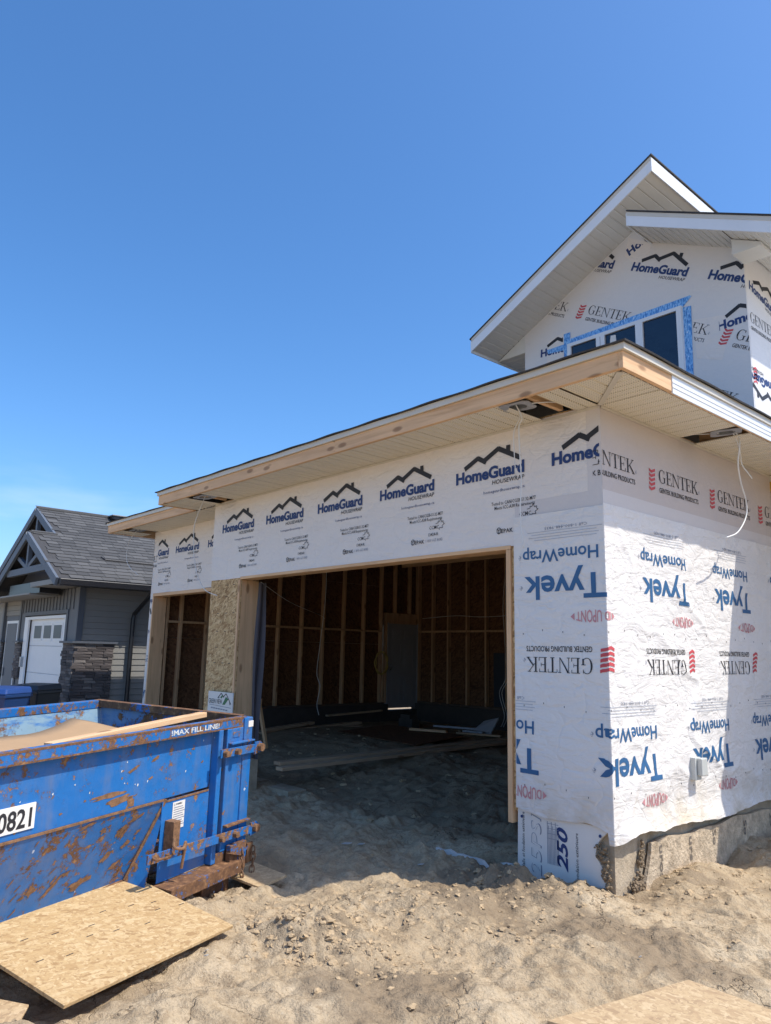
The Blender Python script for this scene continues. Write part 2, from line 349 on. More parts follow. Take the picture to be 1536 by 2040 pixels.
mo_ = np.maximum(mo_, np.clip(fbm(GX*1.3, GY*1.3, 68, 4)*2.2-.05, 0, .75)*np.exp(-((GX+.4)**2+(GY+.8)**2)/14.0))
mo_ = np.maximum(mo_, sstep(.10, .9, GY+.5*fbm(GX*1.5, GY*1.5, 69, 3))*(GX < -.1)*(GX > -9)*(GY < 6.9)*1.1)   # shade under the roof, painted into the garage floor colour
at_ = gnd.data.attributes.new('moist_shade', 'FLOAT', 'POINT'); at_.data.foreach_set('value', mo_.ravel().astype(np.float32))
tag(gnd, 'sandy churned dirt of the building lot', None, None, 'structure')
# loose clods of dirt: nobody could count them
def clods():
    bm = bmesh.new(); bmesh.ops.create_icosphere(bm, subdivisions=2, radius=1); V0 = np.array([v.co[:] for v in bm.verts]); F0 = np.array([[v.index for v in f.verts] for f in bm.faces]); bm.free()
    protos = []
    for k in range(8):
        q = V0.copy(); d = .75+.9*np.array([float(fbm(np.array([p[0]*1.6+k*7]), np.array([p[1]*1.6+p[2]*2.1]), k, 3)[0]) for p in q]); q = q*d[:, None]
        q[:, 2] *= .65; protos.append(q)
    VS = []; FS = []; off = 0
    def put(x, y, r):
        nonlocal off
        q = protos[rng.integers(8)]*r*np.array([rng.uniform(.8, 1.4), rng.uniform(.7, 1.1), rng.uniform(.7, 1.1)])
        a = rng.uniform(0, 6.28); cs, sn = math.cos(a), math.sin(a)
        q = np.stack([q[:, 0]*cs-q[:, 1]*sn+x, q[:, 0]*sn+q[:, 1]*cs+y, q[:, 2]], 1)
        VS.append((q, x, y, r)); FS.append(F0+off); off += len(q)
    spots = [(-.75, -1.95, .40, .22, 600, .036), (-.60, -1.15, .40, .30, 420, .032), (-.40, -.22, .55, .16, 220, .036), (.12, .35, .25, .3, 140, .036), (.8, 1.0, .6, .5, 220, .04), (-1.75, -2.0, .25, .2, 130, .028), (.6, 1.9, .4, .5, 90, .04), (-1.3, -.25, .7, .25, 120, .028), (.8, -.5, .15, .1, 30, .02)]
    for cx, cy, sx, sy, n, r in spots:
        for _ in range(n):
            x, y = rng.normal(cx, sx), rng.normal(cy, sy)
            if -.9 < x < -.02 and y > -.05: continue
            if x < .03 and x > -1 and y > 0: continue
            put(x, y, r*rng.uniform(.22, 1)**2.2)
    for _ in range(350):
        put(rng.uniform(-2.5, 1.9), rng.uniform(-3.9, .0), .016*rng.uniform(.2, 1)**1.5)
    for _ in range(260):
        put(rng.uniform(-8, -1.2), rng.uniform(.3, 6), .05*rng.uniform(.3, 1)**1.5)
    xs = np.array([v[1] for v in VS]); ys = np.array([v[2] for v in VS]); zs = ground(xs, ys)
    out = []
    for (q, x, y, r), z in zip(VS, zs): q[:, 2] += z-r*.18; out.append(q)
    V = np.concatenate(out); F = np.concatenate(FS)
    me = bpy.data.meshes.new('dirt_clods'); me.from_pydata(V.tolist(), [], F.tolist()); me.materials.append(MAT['clod'])
    o = link('dirt_clods', me); tag(o, 'loose crumbs and clods of dirt scattered over the lot', None, None, 'stuff')
clods()

# ---------------------------------------------------------------- printed lettering
_tc = {}
def text_tris(body, bold=0.0, shear=0.0, res=3):
    key = (body, bold, shear, res)
    if key not in _tc:
        cu = bpy.data.curves.new('t', 'FONT'); cu.body = body; cu.size = 1; cu.offset = bold; cu.shear = shear; cu.resolution_u = res; cu.fill_mode = 'FRONT'
        ob = bpy.data.objects.new('t', cu); COL.objects.link(ob)
        dg = bpy.context.evaluated_depsgraph_get(); me = bpy.data.meshes.new_from_object(ob.evaluated_get(dg))
        V = np.array([v.co[:2] for v in me.vertices]); Fc = [tuple(p.vertices) for p in me.polygons]
        bpy.data.objects.remove(ob); bpy.data.curves.remove(cu); bpy.data.meshes.remove(me)
        _tc[key] = (V, Fc)
    return _tc[key]
class Pr:
    """flat print collected in sheet coordinates (u, v); one list per ink"""
    def __init__(s): s.d = {}
    def poly(s, ink, V, Fc, lay=0):
        e = s.d.setdefault(ink, [[], [], []]); o = len(e[0])
        e[0] += [tuple(p) for p in V]; e[1] += [tuple(i+o for i in f) for f in Fc]; e[2] += [lay]*len(V)
    def text(s, ink, body, u0, v0, wid, cap, bold=.0, shear=0.0, res=3):
        V, Fc = text_tris(body, bold, shear, res); x0, x1 = V[:, 0].min(), V[:, 0].max()
        ref, _ = text_tris('H', bold, 0.0, 2); ch = ref[:, 1].max()-ref[:, 1].min()
        q = V.copy(); q[:, 0] = u0+(V[:, 0]-x0)*wid/(x1-x0); q[:, 1] = v0+V[:, 1]*cap/ch
        s.poly(ink, q, Fc)
    def quad(s, ink, pts, lay=0): s.poly(ink, pts, [tuple(range(len(pts)))], lay)
    def line(s, ink, a, b, w, lay=0):
        a = np.array(a, float); b = np.array(b, float); d = b-a; d /= np.linalg.norm(d); n = np.array([-d[1], d[0]])*w/2
        s.quad(ink, [a-n, b-n, b+n, a+n], lay)
    def xform(s, fn):
        p = Pr(); p.d = {k: [[fn(*q) for q in e[0]], list(e[1]), list(e[2])] for k, e in s.d.items()}; return p
    def flip(s): return s.xform(lambda u, v: (-u, -v))
    def move(s, du, dv): return s.xform(lambda u, v: (u+du, v+dv))
    def rot(s, a): c, n = math.cos(a), math.sin(a); return s.xform(lambda u, v: (u*c-v*n, u*n+v*c))
    def place(s, fn, parent, clip=None, step=None, split=(), name='printed_lettering'):
        for ink, (V, Fc, lay) in s.d.items():
            bm = bmesh.new(); vs = [bm.verts.new((p[0], p[1], l*1e-4)) for p, l in zip(V, lay)]
            for f in Fc:
                try: bm.faces.new([vs[i] for i in f])
                except ValueError: pass
            def cut(co, no, clear=False):
                g = bm.verts[:]+bm.edges[:]+bm.faces[:]
                bmesh.ops.bisect_plane(bm, geom=g, plane_co=co, plane_no=no, clear_outer=clear, dist=1e-5)
            if clip:
                for co, no in (((clip[0], 0, 0), (-1, 0, 0)), ((clip[1], 0, 0), (1, 0, 0)), ((0, clip[2], 0), (0, -1, 0)), ((0, clip[3], 0), (0, 1, 0))): cut(co, no, True)
                for co, no in clip[4:]: cut((*co, 0), (*no, 0), True)
            if not bm.faces: bm.free(); continue
            us = [v.co.x for v in bm.verts]; wv = [v.co.y for v in bm.verts]
            for sp in split: cut((sp, 0, 0), (1, 0, 0))
            if step:
                for t in np.arange(math.floor(min(us)/step)*step, max(us), step): cut((t, 0, 0), (1, 0, 0))
                for t in np.arange(math.floor(min(wv)/step)*step, max(wv), step): cut((0, t, 0), (0, 1, 0))
            co = np.array([v.co[:] for v in bm.verts]); W = fn(co[:, 0], co[:, 1], co[:, 2])
            for v, p in zip(bm.verts, W): v.co = p
            me = bpy.data.meshes.new(name); bm.to_mesh(me); bm.free(); me.materials.append(MAT[ink]); link(name, me, parent)

def chevrons(p, ink, u, v, w, h, n=5, lean=.25):
    st = h/n; th = st*.62
    for i in range(n):
        y = v+i*st; x = u+lean*w*(i/n)
        p.quad(ink, [(x, y+th*.6), (x+w*.35, y), (x+w*.35, y+th), (x, y+th*1.6)]); p.quad(ink, [(x+w*.35, y), (x+w, y+th*.9), (x+w, y+th*1.9), (x+w*.35, y+th)])
def serif(p, ink, body, u, v, wid, cap):
    """condensed roman capitals drawn stroke by stroke"""
    adv = {'G': .80, 'E': .62, 'N': .80, 'T': .66, 'K': .74}; T = sum(adv[c] for c in body); k = wid/T; x = u; L = [0]
    def q(pts):
        L[0] += 1; p.quad(ink, [(x+a*k, v+b*cap) for a, b in pts], L[0] % 7)
    def rect(a, b, c, d): q([(a, c), (b, c), (b, d), (a, d)])
    for c in body:
        if c == 'G':
            n = 22; o = []; i_ = []
            for j in range(n+1):
                t = math.radians(42+j*(318-42)/n); ct, st = math.cos(t), math.sin(t)
                th = .035+.075*max(0, -ct)
                o.append((.40+.33*ct, .5+.52*st)); i_.append((.40+(.33-th)*ct, .5+(.52-.045)*st))
            for j in range(n): q([o[j], o[j+1], i_[j+1], i_[j]])
            rect(.58, .67, .06, .42); rect(.48, .74, .42, .46); rect(.60, .635, .74, .98)
        if c in 'E':
            rect(.10, .20, .04, .96); rect(.02, .54, .96, 1.0); rect(.02, .56, 0, .04); rect(.20, .42, .48, .52); rect(.505, .54, .78, .96); rect(.52, .56, .04, .24); rect(.39, .42, .38, .62)
        if c == 'N':
            rect(.09, .125, .04, .96); rect(.64, .675, .03, .96); q([(.09, .96), (.20, .96), (.69, .0), (.63, .0)]); rect(.01, .20, .96, 1); rect(.56, .76, .96, 1); rect(.01, .21, 0, .04)
        if c == 'T':
            rect(.28, .38, .04, .96); rect(.03, .63, .96, 1.0); rect(.19, .47, 0, .04); rect(.03, .06, .76, .96); rect(.60, .63, .76, .96)
        if c == 'K':
            rect(.10, .20, .04, .96); rect(.02, .28, .96, 1); rect(.02, .28, 0, .04); q([(.20, .44), (.25, .44), (.62, .96), (.57, .96)]); q([(.27, .56), (.34, .60), (.72, .04), (.60, .04)]); rect(.48, .70, .96, 1); rect(.52, .76, 0, .04)
        x += adv[c]*k
def gentek(wid=.64, cap=.115, inv=False, ink='black', red='red'):
    p = Pr(); serif(p, ink, 'GENTEK', 0, 0, wid, cap); p.text(ink, 'GENTEK BUILDING PRODUCTS', .01, -.085, wid*.99, .042, .012, 0, 2)
    p.text('grey_ink', '®', wid+.012, 0, .028, .04, 0, 0, 1); chevrons(p, red, -.155, -.09, .095, .19, 5, .12); return p
def homeguard(small=True):
    p = Pr(); p.text('navy', 'HomeGuard', 0, 0, .778, .110, .042, 0, 3); p.text('black', 'HOUSEWRAP', .425, -.062, .352, .038, 0.004, .12, 2)
    a, b = 'black', .044
    def seg(x0, y0, x1, y1, lay): p.line(a, (x0, y0), (x1, y1), b, lay)
    seg(.105, .128, .272, .205, 0); seg(.262, .205, .362, .150, 1); seg(.318, .158, .505, .252, 2); seg(.495, .252, .735, .128, 3); p.quad(a, [(.585, .205), (.630, .19), (.630, .262), (.585, .262)], 4)
    if small:
        p.text('navy', 'homeguardhousewrap.ca', .328, -.135, .45, .026, .0, 0, 1)
        p.text('black', 'Tested to CAN/CGSB-51.32-M77', .417, -.252, .472, .030, .004, 0, 1); p.text('black', 'Meets ICC-A38 Requirements', .45, -.292, .43, .030, .004, 0, 1)
        p.text('black', 'CCMC', .715, -.378, .125, .034, .004, 0, 1); p.text('black', '13424-R', .705, -.440, .128, .030, .004, 0, 1)
        lf = [(.845, -.392), (.85, -.37), (.89, -.375), (.88, -.355), (.912, -.338), (.895, -.33), (.897, -.31), (.875, -.318), (.865, -.285), (.85, -.312), (.83, -.305), (.833, -.322), (.80, -.328)]
        for i in range(len(lf)-1): p.line('black', lf[i], lf[i+1], .005, 1+i % 3)
        p.text('black', 'EPAK', .525, -.500, .125, .036, .010, 0, 1); p.text('grey_ink', '1 800 665 8083', .672, -.495, .216, .028, 0, 0, 1)
        cu = [(.478, -.492), (.478, -.462), (.498, -.450), (.518, -.462), (.518, -.492), (.498, -.505)]
        for i in range(6): p.line('black', cu[i], cu[(i+1) % 6], .006, i % 3)
        for q in (cu[1], cu[3], cu[5]): p.line('black', (.498, -.475), q, .006, 4)
    return p
def homewrap():  # upside-down roll: draw upright about the right-hand end, then flip
    p = Pr(); p.text('tblue', 'HomeWrap', 0, 0, .70, .105, .014, 0, 3); p.text('grey_ink', '®', .715, .0, .03, .045, 0, 0, 1)
    p.text('tblue', 'Tyvek', -.04, -.385+.0, .735, .195, .020, 0, 3); p.text('grey_ink', '®', .705, -.385, .03, .045, 0, 0, 1)
    return p
def tyvek_unit(dup=True, small=True):
    p = Pr()
    p.text('tblue', 'HomeWrap', 0.04, 0, .71, .100, .014, 0, 3); p.text('grey_ink', '®', .765, .02, .03, .045, 0, 0, 1)
    p.text('tblue', 'Tyvek', 0.0, .212, .735, .190, .022, 0, 3); p.text('grey_ink', '®', .755, .27, .03, .045, 0, 0, 1)
    if dup:
        V, Fc = text_tris('DUPONT', .012, 0, 2); x0, x1 = V[:, 0].min(), V[:, 0].max(); y1 = V[:, 1].max(); q = V.copy()
        t = (V[:, 0]-x0)/(x1-x0)*2-1; q[:, 0] = .115+t*.135; q[:, 1] = .535+(V[:, 1]/y1-.5)*.095*np.sqrt(np.clip(1-.62*t*t, .1, 1))
        p.poly('pink', q, Fc)
        for sg in (-1, 1): p.quad('pink', [(.115+sg*.150, .535-.028), (.115+sg*.185, .535), (.115+sg*.150, .535+.028)])
    if small:
        p.text('grey_ink', 'Call 1-800-448-9835', .13, -.185, .40, .024, 0, 0, 1)
        for k, (a, b) in enumerate(((.02, .70), (.05, .66), (.03, .69), (.05, .63))): p.line('line_ink', (a, -.150+.022*k), (b, -.150+.022*k), .004)
    return p
# ================================================================ the house under construction
H = empty('house_under_construction', (0, 0, 0), 'unfinished house and garage wrapped in printed white building paper, open garage bays', 'house')
ZS = 3.532                        # soffit level
def part(name, mat, *a, parent=H, bev=0.0): return MB().box(*a).build(name, mat, parent, bev=bev)
# sheathing and framing faces behind the wraps
part('wall_sheathing', 'osb', -5.96, -.003, 0, .011, 2.515, 3.56)
part('wall_sheathing', 'osb', -.875, -.003, 0.001, .012, .41, 2.514)
part('wall_sheathing', 'osb', -5.965, -5.20, -.002, .011, .40, 2.514)
part('wall_sheathing', 'osb', -.0115, -.001, .013, 2.9, .41, 3.56)
part('wall_sheathing', 'osb', -.0115, -.001, 2.902, 6.9, .41, 3.56)
part('wall_sheathing', 'osb', -8.95, -5.975, .545, .556, 2.515, 3.56)
part('wall_sheathing', 'osb', -5.964, -5.953, .012, .56, .40, 3.56)
part('wall_sheathing', 'osb', -9.0, -8.90, .545, .557, .41, 3.56)
part('wall_sheathing', 'osb_shaded', -8.96, .0, 6.78, 6.79, .56, 3.56)
# ---- door jambs and headers
lz = 'lumz'
part('jamb', lz, -.922, -.876, -.022, .165, .314, 2.476, bev=.003)
part('jamb', 'lumx', -5.20, -.876, -.022, .165, 2.478, 2.512, bev=.003)
part('jamb', lz, -5.242, -5.204, -.022, .22, .30, 2.476, bev=.003)
part('jamb', lz, -8.90, -8.862, .523, .76, .30, 2.448, bev=.003)
part('jamb', 'lumx', -8.90, -5.966, .523, .70, 2.450, 2.500, bev=.003)
part('header_beam', 'lumx', -5.95, -.02, .03, .12, 2.515, 2.90)
part('header_beam', 'lumx', -8.90, -6.0, .57, .66, 2.515, 2.90)
part('post_stud', lz, -5.94, -5.90, .012, .15, .30, 2.51); part('post_stud', lz, -5.24, -5.205, .222, .26, .30, 2.47)
part('corner_stud', lz, -.06, -.013, .014, .15, .42, 3.5); part('corner_stud', lz, -.87, -.83, .014, .15, .42, 2.47)
# nail lines on the bare post
nl = MB()
for z in (.98, 1.18, 1.43, 1.62, 1.83, 2.06, 2.27, 2.42):
    for k in range(3):
        x = -5.75+.18*k+random.uniform(-.02, .02); nl.box(x, x+.05, -.0045, -.0025, z, z+.007)
nl.build('staple_row', 'black', H)
# grey film hanging behind the left jamb
X, Zz = np.meshgrid(np.linspace(0, 1, 9), np.linspace(.25, 2.46, 40))
grid_obj('plastic_film', -5.19+.0*X+.02*np.sin(X*7), .24+.13*X+.015*np.sin(Zz*3+X*3), Zz, 'darkpl', H)

# ---- the wraps (sheets with real wrinkles)
def wr_front(u, v): return .0035*fbm(u*2.2+v*1.5, v*4-u*2.0, 71, 4) + .003*np.abs(fbm(u*3.1-v*2, v*2+u, 73, 2))
def wr_tyv(u, v):
    wx = u+.10*fbm(u*2, v*2, 81, 2)
    a = .030*fbm(wx*1.7+v*.9, v*2.6-wx*1.3, 83, 3, .45)
    rid = 1-np.abs(fbm(wx*1.6-v*1.3, v*2.1+wx*1.1, 87, 2))*4.5
    k = np.where(u > 0, np.clip(.25+u*2.0, .25, 1), .22)
    edge = np.exp(-(u/.05)**2)
    q = k*(a+.013*np.clip(rid, 0, 1)**2)*(1-.8*edge)
    return np.where(q > 0, q, q*.12) + .005
def bot_front(u): return .425+.018*np.sin(u*5+1)+.01*fbm(u*9, u*0, 91, 2)+.02*np.clip((-u-.6)*3, 0, 1) - .05*np.exp(-((u)/.10)**2)
def bot_right(u): return .345-.015*np.exp(-(u/.15)**2)+.016*np.sin(u*3.1)+.024*fbm(u*5, u*0, 93, 3)
U, Vv = np.meshgrid(np.linspace(-5.972, .011, 220), np.linspace(0, 1, 44))
zb = 2.505+.012*fbm(U*2, U*0, 95, 2); Z = zb+(3.545-zb)*Vv
wf = grid_obj('house_wrap', U, -.010-wr_front(U, Z), Z, 'wrap', H)
def f_front(u, v, l): return np.stack([u, -.0150-wr_front(u, v)-l, v], 1)
def f_front2(u, v, l): return np.stack([u, .545-.0135-wr_front(u, v)-l, v], 1)
U, Vv = np.meshgrid(np.linspace(-9.0, -5.975, 100), np.linspace(0, 1, 34)); zb = 2.50+.012*fbm(U*2, U*0, 96, 2); Z = zb+(3.545-zb)*Vv
wl = grid_obj('house_wrap', U, .545-.010-wr_front(U, Z), Z, 'wrap', H)
# left end strip beside the small bay door and the outside left wall
U, Vv = np.meshgrid(np.linspace(-9.006, -8.902, 5), np.linspace(.36, 2.50, 40)); ws = grid_obj('house_wrap', U, .545-.009-wr_front(U, Vv), Vv, 'wrap', H)
for ya, yb_, za, zb_ in ((.535, 5.78, .36, 3.545), (5.782, 6.68, 2.19, 3.545), (6.682, 6.8, .36, 3.545)):
    U, Vv = np.meshgrid(np.linspace(ya, yb_, 40), np.linspace(za, zb_, 24)); grid_obj('house_wrap', -9.012-wr_front(U, Vv), U, Vv, 'wrap', H)
# right wall top band
U, Vv = np.meshgrid(np.linspace(-.013, 3.2, 150), np.linspace(2.60, 3.545, 40))
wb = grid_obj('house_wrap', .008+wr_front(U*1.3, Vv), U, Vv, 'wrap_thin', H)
U, Vv = np.meshgrid(np.linspace(-.012, 3.2, 150), np.linspace(2.74, 2.865, 8)); grid_obj('wrap_overlap', .0095+wr_front(U*1.3, Vv), U, Vv, 'wrap_over', H)
U, Vv = np.meshgrid(np.linspace(-.83, .013, 50), np.linspace(2.70, 2.865, 8)); grid_obj('wrap_overlap', U, -.0118-wr_front(U, Vv), Vv, 'wrap_over', H)
U, Vv = np.meshgrid(np.linspace(-.115, .012, 10), np.linspace(2.75, 3.54, 30)); grid_obj('wrap_overlap', U, -.0125-wr_front(U, Vv), Vv, 'wrap_over', H)
def f_band(u, v, l):
    r = np.stack([.0115+wr_front(u*1.3, v)+l, u, v], 1)
    m = u < 0; r[m] = np.stack([u[m], -.017-wr_front(u[m], v[m])-l[m], v[m]], 1); return r
# lower sheet that runs round the corner
us = np.concatenate([np.linspace(-.838, -.03, 60), np.linspace(-.02, .02, 7), np.linspace(.035, 5.0, 330)])
U, Vv = np.meshgrid(us, np.linspace(0, 1, 150)); top = np.where(U < 0, 2.74+.0*U, 2.755)
bot = np.where(U < -.02, bot_front(U), bot_right(U)); Z = bot+(top-bot)*Vv
def f_tyv(u, v, l):
    h = wr_tyv(u, v)+np.where(l > 0, .0018, 0); x = np.where(u < 0, u, .014+h+l); y = np.where(u < 0, -.016-h-l, u)
    cr = np.abs(u) < .02; x = np.where((u < 0) & cr, (u+.02)/.02*(.018), x); y = np.where((u >= 0) & cr, -.020*(1-u/.02), y)
    fl = np.clip((.52-v)/.18, 0, 1)**2*.05*np.clip(u*6, 0, 1); x = x+np.where(u > 0, fl, 0)     # skirt flares out at the bottom
    return np.stack([x, y, v], 1)
def f_tyvp(u, v, l): return f_tyv(u, v, l+.0016)
P = f_tyv(U.ravel(), Z.ravel(), np.zeros(U.size)).reshape(U.shape+(3,))
wt = grid_obj('house_wrap', P[..., 0], P[..., 1], P[..., 2], 'wrap2', H)
# overlap bands, seen lighter through the film
# ---- print
hg = homeguard()
for k in range(6):
    hg.move(-1.5-1.0575*k+1.0575*(0), 3.125).place(f_front, wf, (-5.96, -.30, 2.5, 3.53), None) if k < 5 else None
homeguard(False).move(-.445, 3.125).place(f_front, wf, (-5.96, -.004, 2.5, 3.53))
hgl = homeguard()
hgl.move(-8.19, 3.125).place(f_front2, wl, (-8.9, -6.0, 2.5, 3.53)); hgl.move(-7.13, 3.125).place(f_front2, wl, (-8.9, -6.0, 2.5, 3.53)); hgl.move(-9.22, 3.125).place(f_front2, wl, (-8.84, -6.0, 2.5, 3.53))
g0 = gentek(.70, .105)
g0.move(-9.33+.20, 3.03).place(f_front2, wl, (-8.99, -8.86, 2.5, 3.53))
pb = Pr(); pb.text('navy', 'quem', .02, .0, .20, .07, .03); pb.quad('black', [(.02, -.12), (.05, -.10), (.10, -.19), (.07, -.21)]); pb.text('navy', 'p.', .03, -.50, .06, .06, .02); pb.text('grey_ink', 'GEN', .0, -.98, .17, .10, 0); pb.text('tblue', 'yv', .0, -1.52, .17, .13, .02); pb.text('tblue', 'omo', .0, -1.78, .18, .07, .012)
pb.move(-9.02, 2.36).place(lambda u, v, l: np.stack([u, .545-.0125-wr_front(u, v)-l, v], 1), ws, (-8.998, -8.905, .4, 2.49))
for u in (-.235, .846, 1.93, 3.0): gentek(.70, .115).move(u, 3.06).place(f_band, wb, (-.065, 3.15, 2.5, 3.5), None, (0.0,))
unit = tyvek_unit()
CL = (-.830, 3.3, .44, 2.70)
for u0, z0 in ((.006, 2.44), (1.238, 2.44), (2.476, 2.44), (3.71, 2.44), (-.614, 1.10), (.644, 1.10), (1.878, 1.10), (3.11, 1.10)):
    unit.flip().move(u0, z0).place(f_tyvp, wt, CL, .03, (-.02, 0.0, .02))
for u0 in (-.10, 1.137, 2.373): gentek(.615, .115).flip().move(u0, 1.596).place(f_tyvp, wt, CL, .03, (-.02, 0, .02))
# cap nails in the film
nl = MB()
for u in np.arange(-.75, 3.2, .19):
    for v in (1.78, 1.22, .62):
        p = f_tyv(np.array([u]), np.array([v+.02*math.sin(u*9)]), np.array([.001]))[0]
        if u < 0: nl.box(p[0], p[0]+.004, p[1]-.002, p[1], p[2], p[2]+.012)
        else: nl.box(p[0], p[0]+.002, p[1], p[1]+.004, p[2], p[2]+.012)
nl.build('staple_row', 'black', H)

# ---- foundation: grade beam, foam boards, mud smears
part('grade_beam', 'concrete', -.86, -.015, .03, .25, -.6, .40); part('grade_beam', 'concrete', -.255, -.016, .251, 6.9, -.6, .402)
part('sill_plate', 'lumx', -.86, -.012, .016, .15, .401, .44); part('sill_plate', 'lumy', -.14, -.014, .152, 6.7, .403, .441)
part('grade_beam', 'concrete_shaded', -8.98, -.26, 6.62, 6.80, -.4, .56); part('grade_beam', 'concrete_shaded', -9.0, -8.80, .56, 5.79, -.4, .56); part('grade_beam', 'concrete_shaded', -9.0, -8.80, 5.791, 6.61, -.4, .435)
part('grade_beam', 'concrete', -8.99, -8.60, .53, .76, -.4, .30); part('grade_beam', 'concrete', -5.96, -5.0, .02, .25, -.4, .30)
part('threshold_beam', 'concrete', -5.75, -4.55, .40, .66, -.4, -.02)
def ragged(pts, n=7, amp=.012):
    out = []
    for i in range(len(pts)):
        a = np.array(pts[i], float); b = np.array(pts[(i+1) % len(pts)], float)
        for k in range(n): out.append(a+(b-a)*k/n+(rng.normal(0, amp, 2) if k else 0))
    return out
MAT['foam'] = plain('white_foam', (.76, .73, .68), .6, .06, 4, .05, 30, stain=.12, stcol=(.5, .42, .3))
MAT['foam_mud'] = plain('mud_stained_foam', (.54, .43, .30), .9, .5, 14, 1.0, 30, .02, stain=.8, stcol=(.27, .195, .12))
fp = [(-.838, .428), (-.45, .424), (-.062, .412), (-.045, .39), (-.10, .34), (-.135, .29), (-.15, .22), (-.105, .16), (-.075, .10), (-.07, -.1), (-.075, -.35), (-.85, -.35), (-.846, .0)]
MB().prism([(x, -.002, z) for x, z in fp], (0, .03, 0)).build('foam_board', 'foam', H)
fb = [o for o in H.children if o.name.startswith('foam_board')][0]
p = Pr(); p.text('navy', '250', 0, 0, .30, .095, .028, .25); p.rot(R(90)).move(-.385, .055).place(lambda u, v, l: np.stack([u, -.004-l, v], 1), fb)
p = Pr(); p.text('grey_ink', '25PSI', 0, 0, .44, .095, -.004, .2); p.rot(R(90)).move(-.615, -.03).place(lambda u, v, l: np.stack([u, -.004-l, v], 1), fb, (-.83, -.08, -.1, .42))
p = Pr(); p.text('foam_ink' if 'foam_ink' in MAT else 'foam', '25PSI', .008, .008, .425, .080, -.012, .2); p.rot(R(90)).move(-.615, -.03).place(lambda u, v, l: np.stack([u, -.0055-l, v], 1), fb, (-.83, -.08, -.1, .42))
for x, t in ((-.775, 's de dalle et fondation extérieure'), (-.290, 'e et fondation extérieure')):
    p = Pr(); p.text('black', t, 0, 0, .47 if x < -.5 else .40, .028, .004, .15, 1); p.rot(R(90)).move(x, -.06).place(lambda u, v, l: np.stack([u, -.004-l, v], 1), fb, (-.83, -.05, -.2, .41))
p = Pr()
for k in range(9): p.line('grey_ink', (.0, -.012*k), (.30-.03*(k % 3), -.012*k), .005)
for k in range(4): p.line('grey_ink', (.18+.035*k, .004), (.18+.035*k, -.10), .003, 2)
p.rot(R(90)).move(-.56, .08).place(lambda u, v, l: np.stack([u, -.004-l, v], 1), fb)
for x, z in ((-.80, .375), (-.105, .355)): MB().tube([(x, -.002, z), (x, -.007, z)], .011, 12).build('plastic_cap', 'navy', H)
# muddy foam skirt along the right wall
top_pts = [(.30+.0, .03)]
pr = [(.33, -.40), (.335, -.1), (.36, .02), (.41, .12), (.44, .20), (.455, .27)]
ys = np.arange(.60, 5.0, .12); pr += [(y, .275+.012*math.sin(y*4)+.01*math.sin(y*11)) for y in ys]+[(5.0, -.40)]
bm_ = MB().prism([(.003, y, z) for y, z in pr], (.028, 0, 0)).build('foam_board', 'foam_mud', H)
for y, t in ((.56, 'uros'), (1.02, 'urs'), (1.42, 'So'), (2.0, 'So'), (2.55, '25')):
    p = Pr(); p.text('mud_ink', t[::1], 0, 0, .10*len(t)*.6, .06, .02); p.rot(R(-90)).move(y, .24).place(lambda u, v, l: np.stack([.0335+l+0*u, u, v], 1), bm_, (.4, 5, -.2, .27))
def lump(cx, cy, cz, sx, sy, sz, name, mat, parent, seed=1, sub=4):
    bm = bmesh.new(); bmesh.ops.create_icosphere(bm, subdivisions=sub, radius=1)
    for v in bm.verts:
        d = 1+.9*float(fbm(np.array([v.co.x*2.2+seed]), np.array([v.co.y*2.2+v.co.z*3.1]), seed, 4)[0]); v.co *= d; v.co = Vector((v.co.x*sx+cx, v.co.y*sy+cy, v.co.z*sz+cz))
    me = bpy.data.meshes.new(name); bm.to_mesh(me); bm.free(); me.materials.append(MAT[mat]); return link(name, me, parent)
MAT['mud'] = plain('dark_mud', (.22, .16, .10), .95, .4, 20, .8, 60)
def smear(name, segs, n, r, parent):
    bm = bmesh.new()
    for _ in range(n):
        p, q, sp = random.choice(segs); t = random.random(); c = Vector(p).lerp(Vector(q), t)+Vector([random.gauss(0, k) for k in sp]); rr = r*random.uniform(.3, 1)
        res = bmesh.ops.create_icosphere(bm, subdivisions=1, radius=1)
        for v in res['verts']:
            v.co = Vector((v.co.x*rr*random.uniform(.7, 1.2), v.co.y*rr*random.uniform(.7, 1.2), v.co.z*rr*random.uniform(.6, 1.1)))+c
    me = bpy.data.meshes.new(name); bm.to_mesh(me); bm.free(); me.materials.append(MAT['mud']); o = link(name, me, parent); o['kind'] = 'stuff'; return o
smear('mud_smear', [((-.10, -.010, .28), (-.075, -.012, .20), (.022, .006, .02)), ((-.07, -.012, .20), (-.05, -.012, .06), (.014, .006, .02))], 130, .020, H)
smear('mud_smear', [((.012, .30, .02), (.015, .36, .26), (.003, .014, .02)), ((.02, .20, .0), (.02, .32, .03), (.006, .03, .02))], 120, .020, H)
# torn white foam along the threshold
pts = [(-1.75+.075*k, 0, gz(-1.75+.075*k, .0)-.02+.04*random.random()) for k in range(12)]
MB().prism([(x, .015, z+.03) for x, _, z in pts]+[(-.86, .015, -.45), (-1.75, .015, -.45)], (0, .03, 0)).build('foam_board', 'foam', H)
# electrical box on the right wall
eb = MB().box(.02, .075, 1.10, 1.20, .655, .83).build('electrical_box', 'grey_pl', H, bev=.006)
MB().box(.0751, .118, 1.125, 1.225, .69, .825).build('box_cover', 'grey_pl', eb, bev=.008)

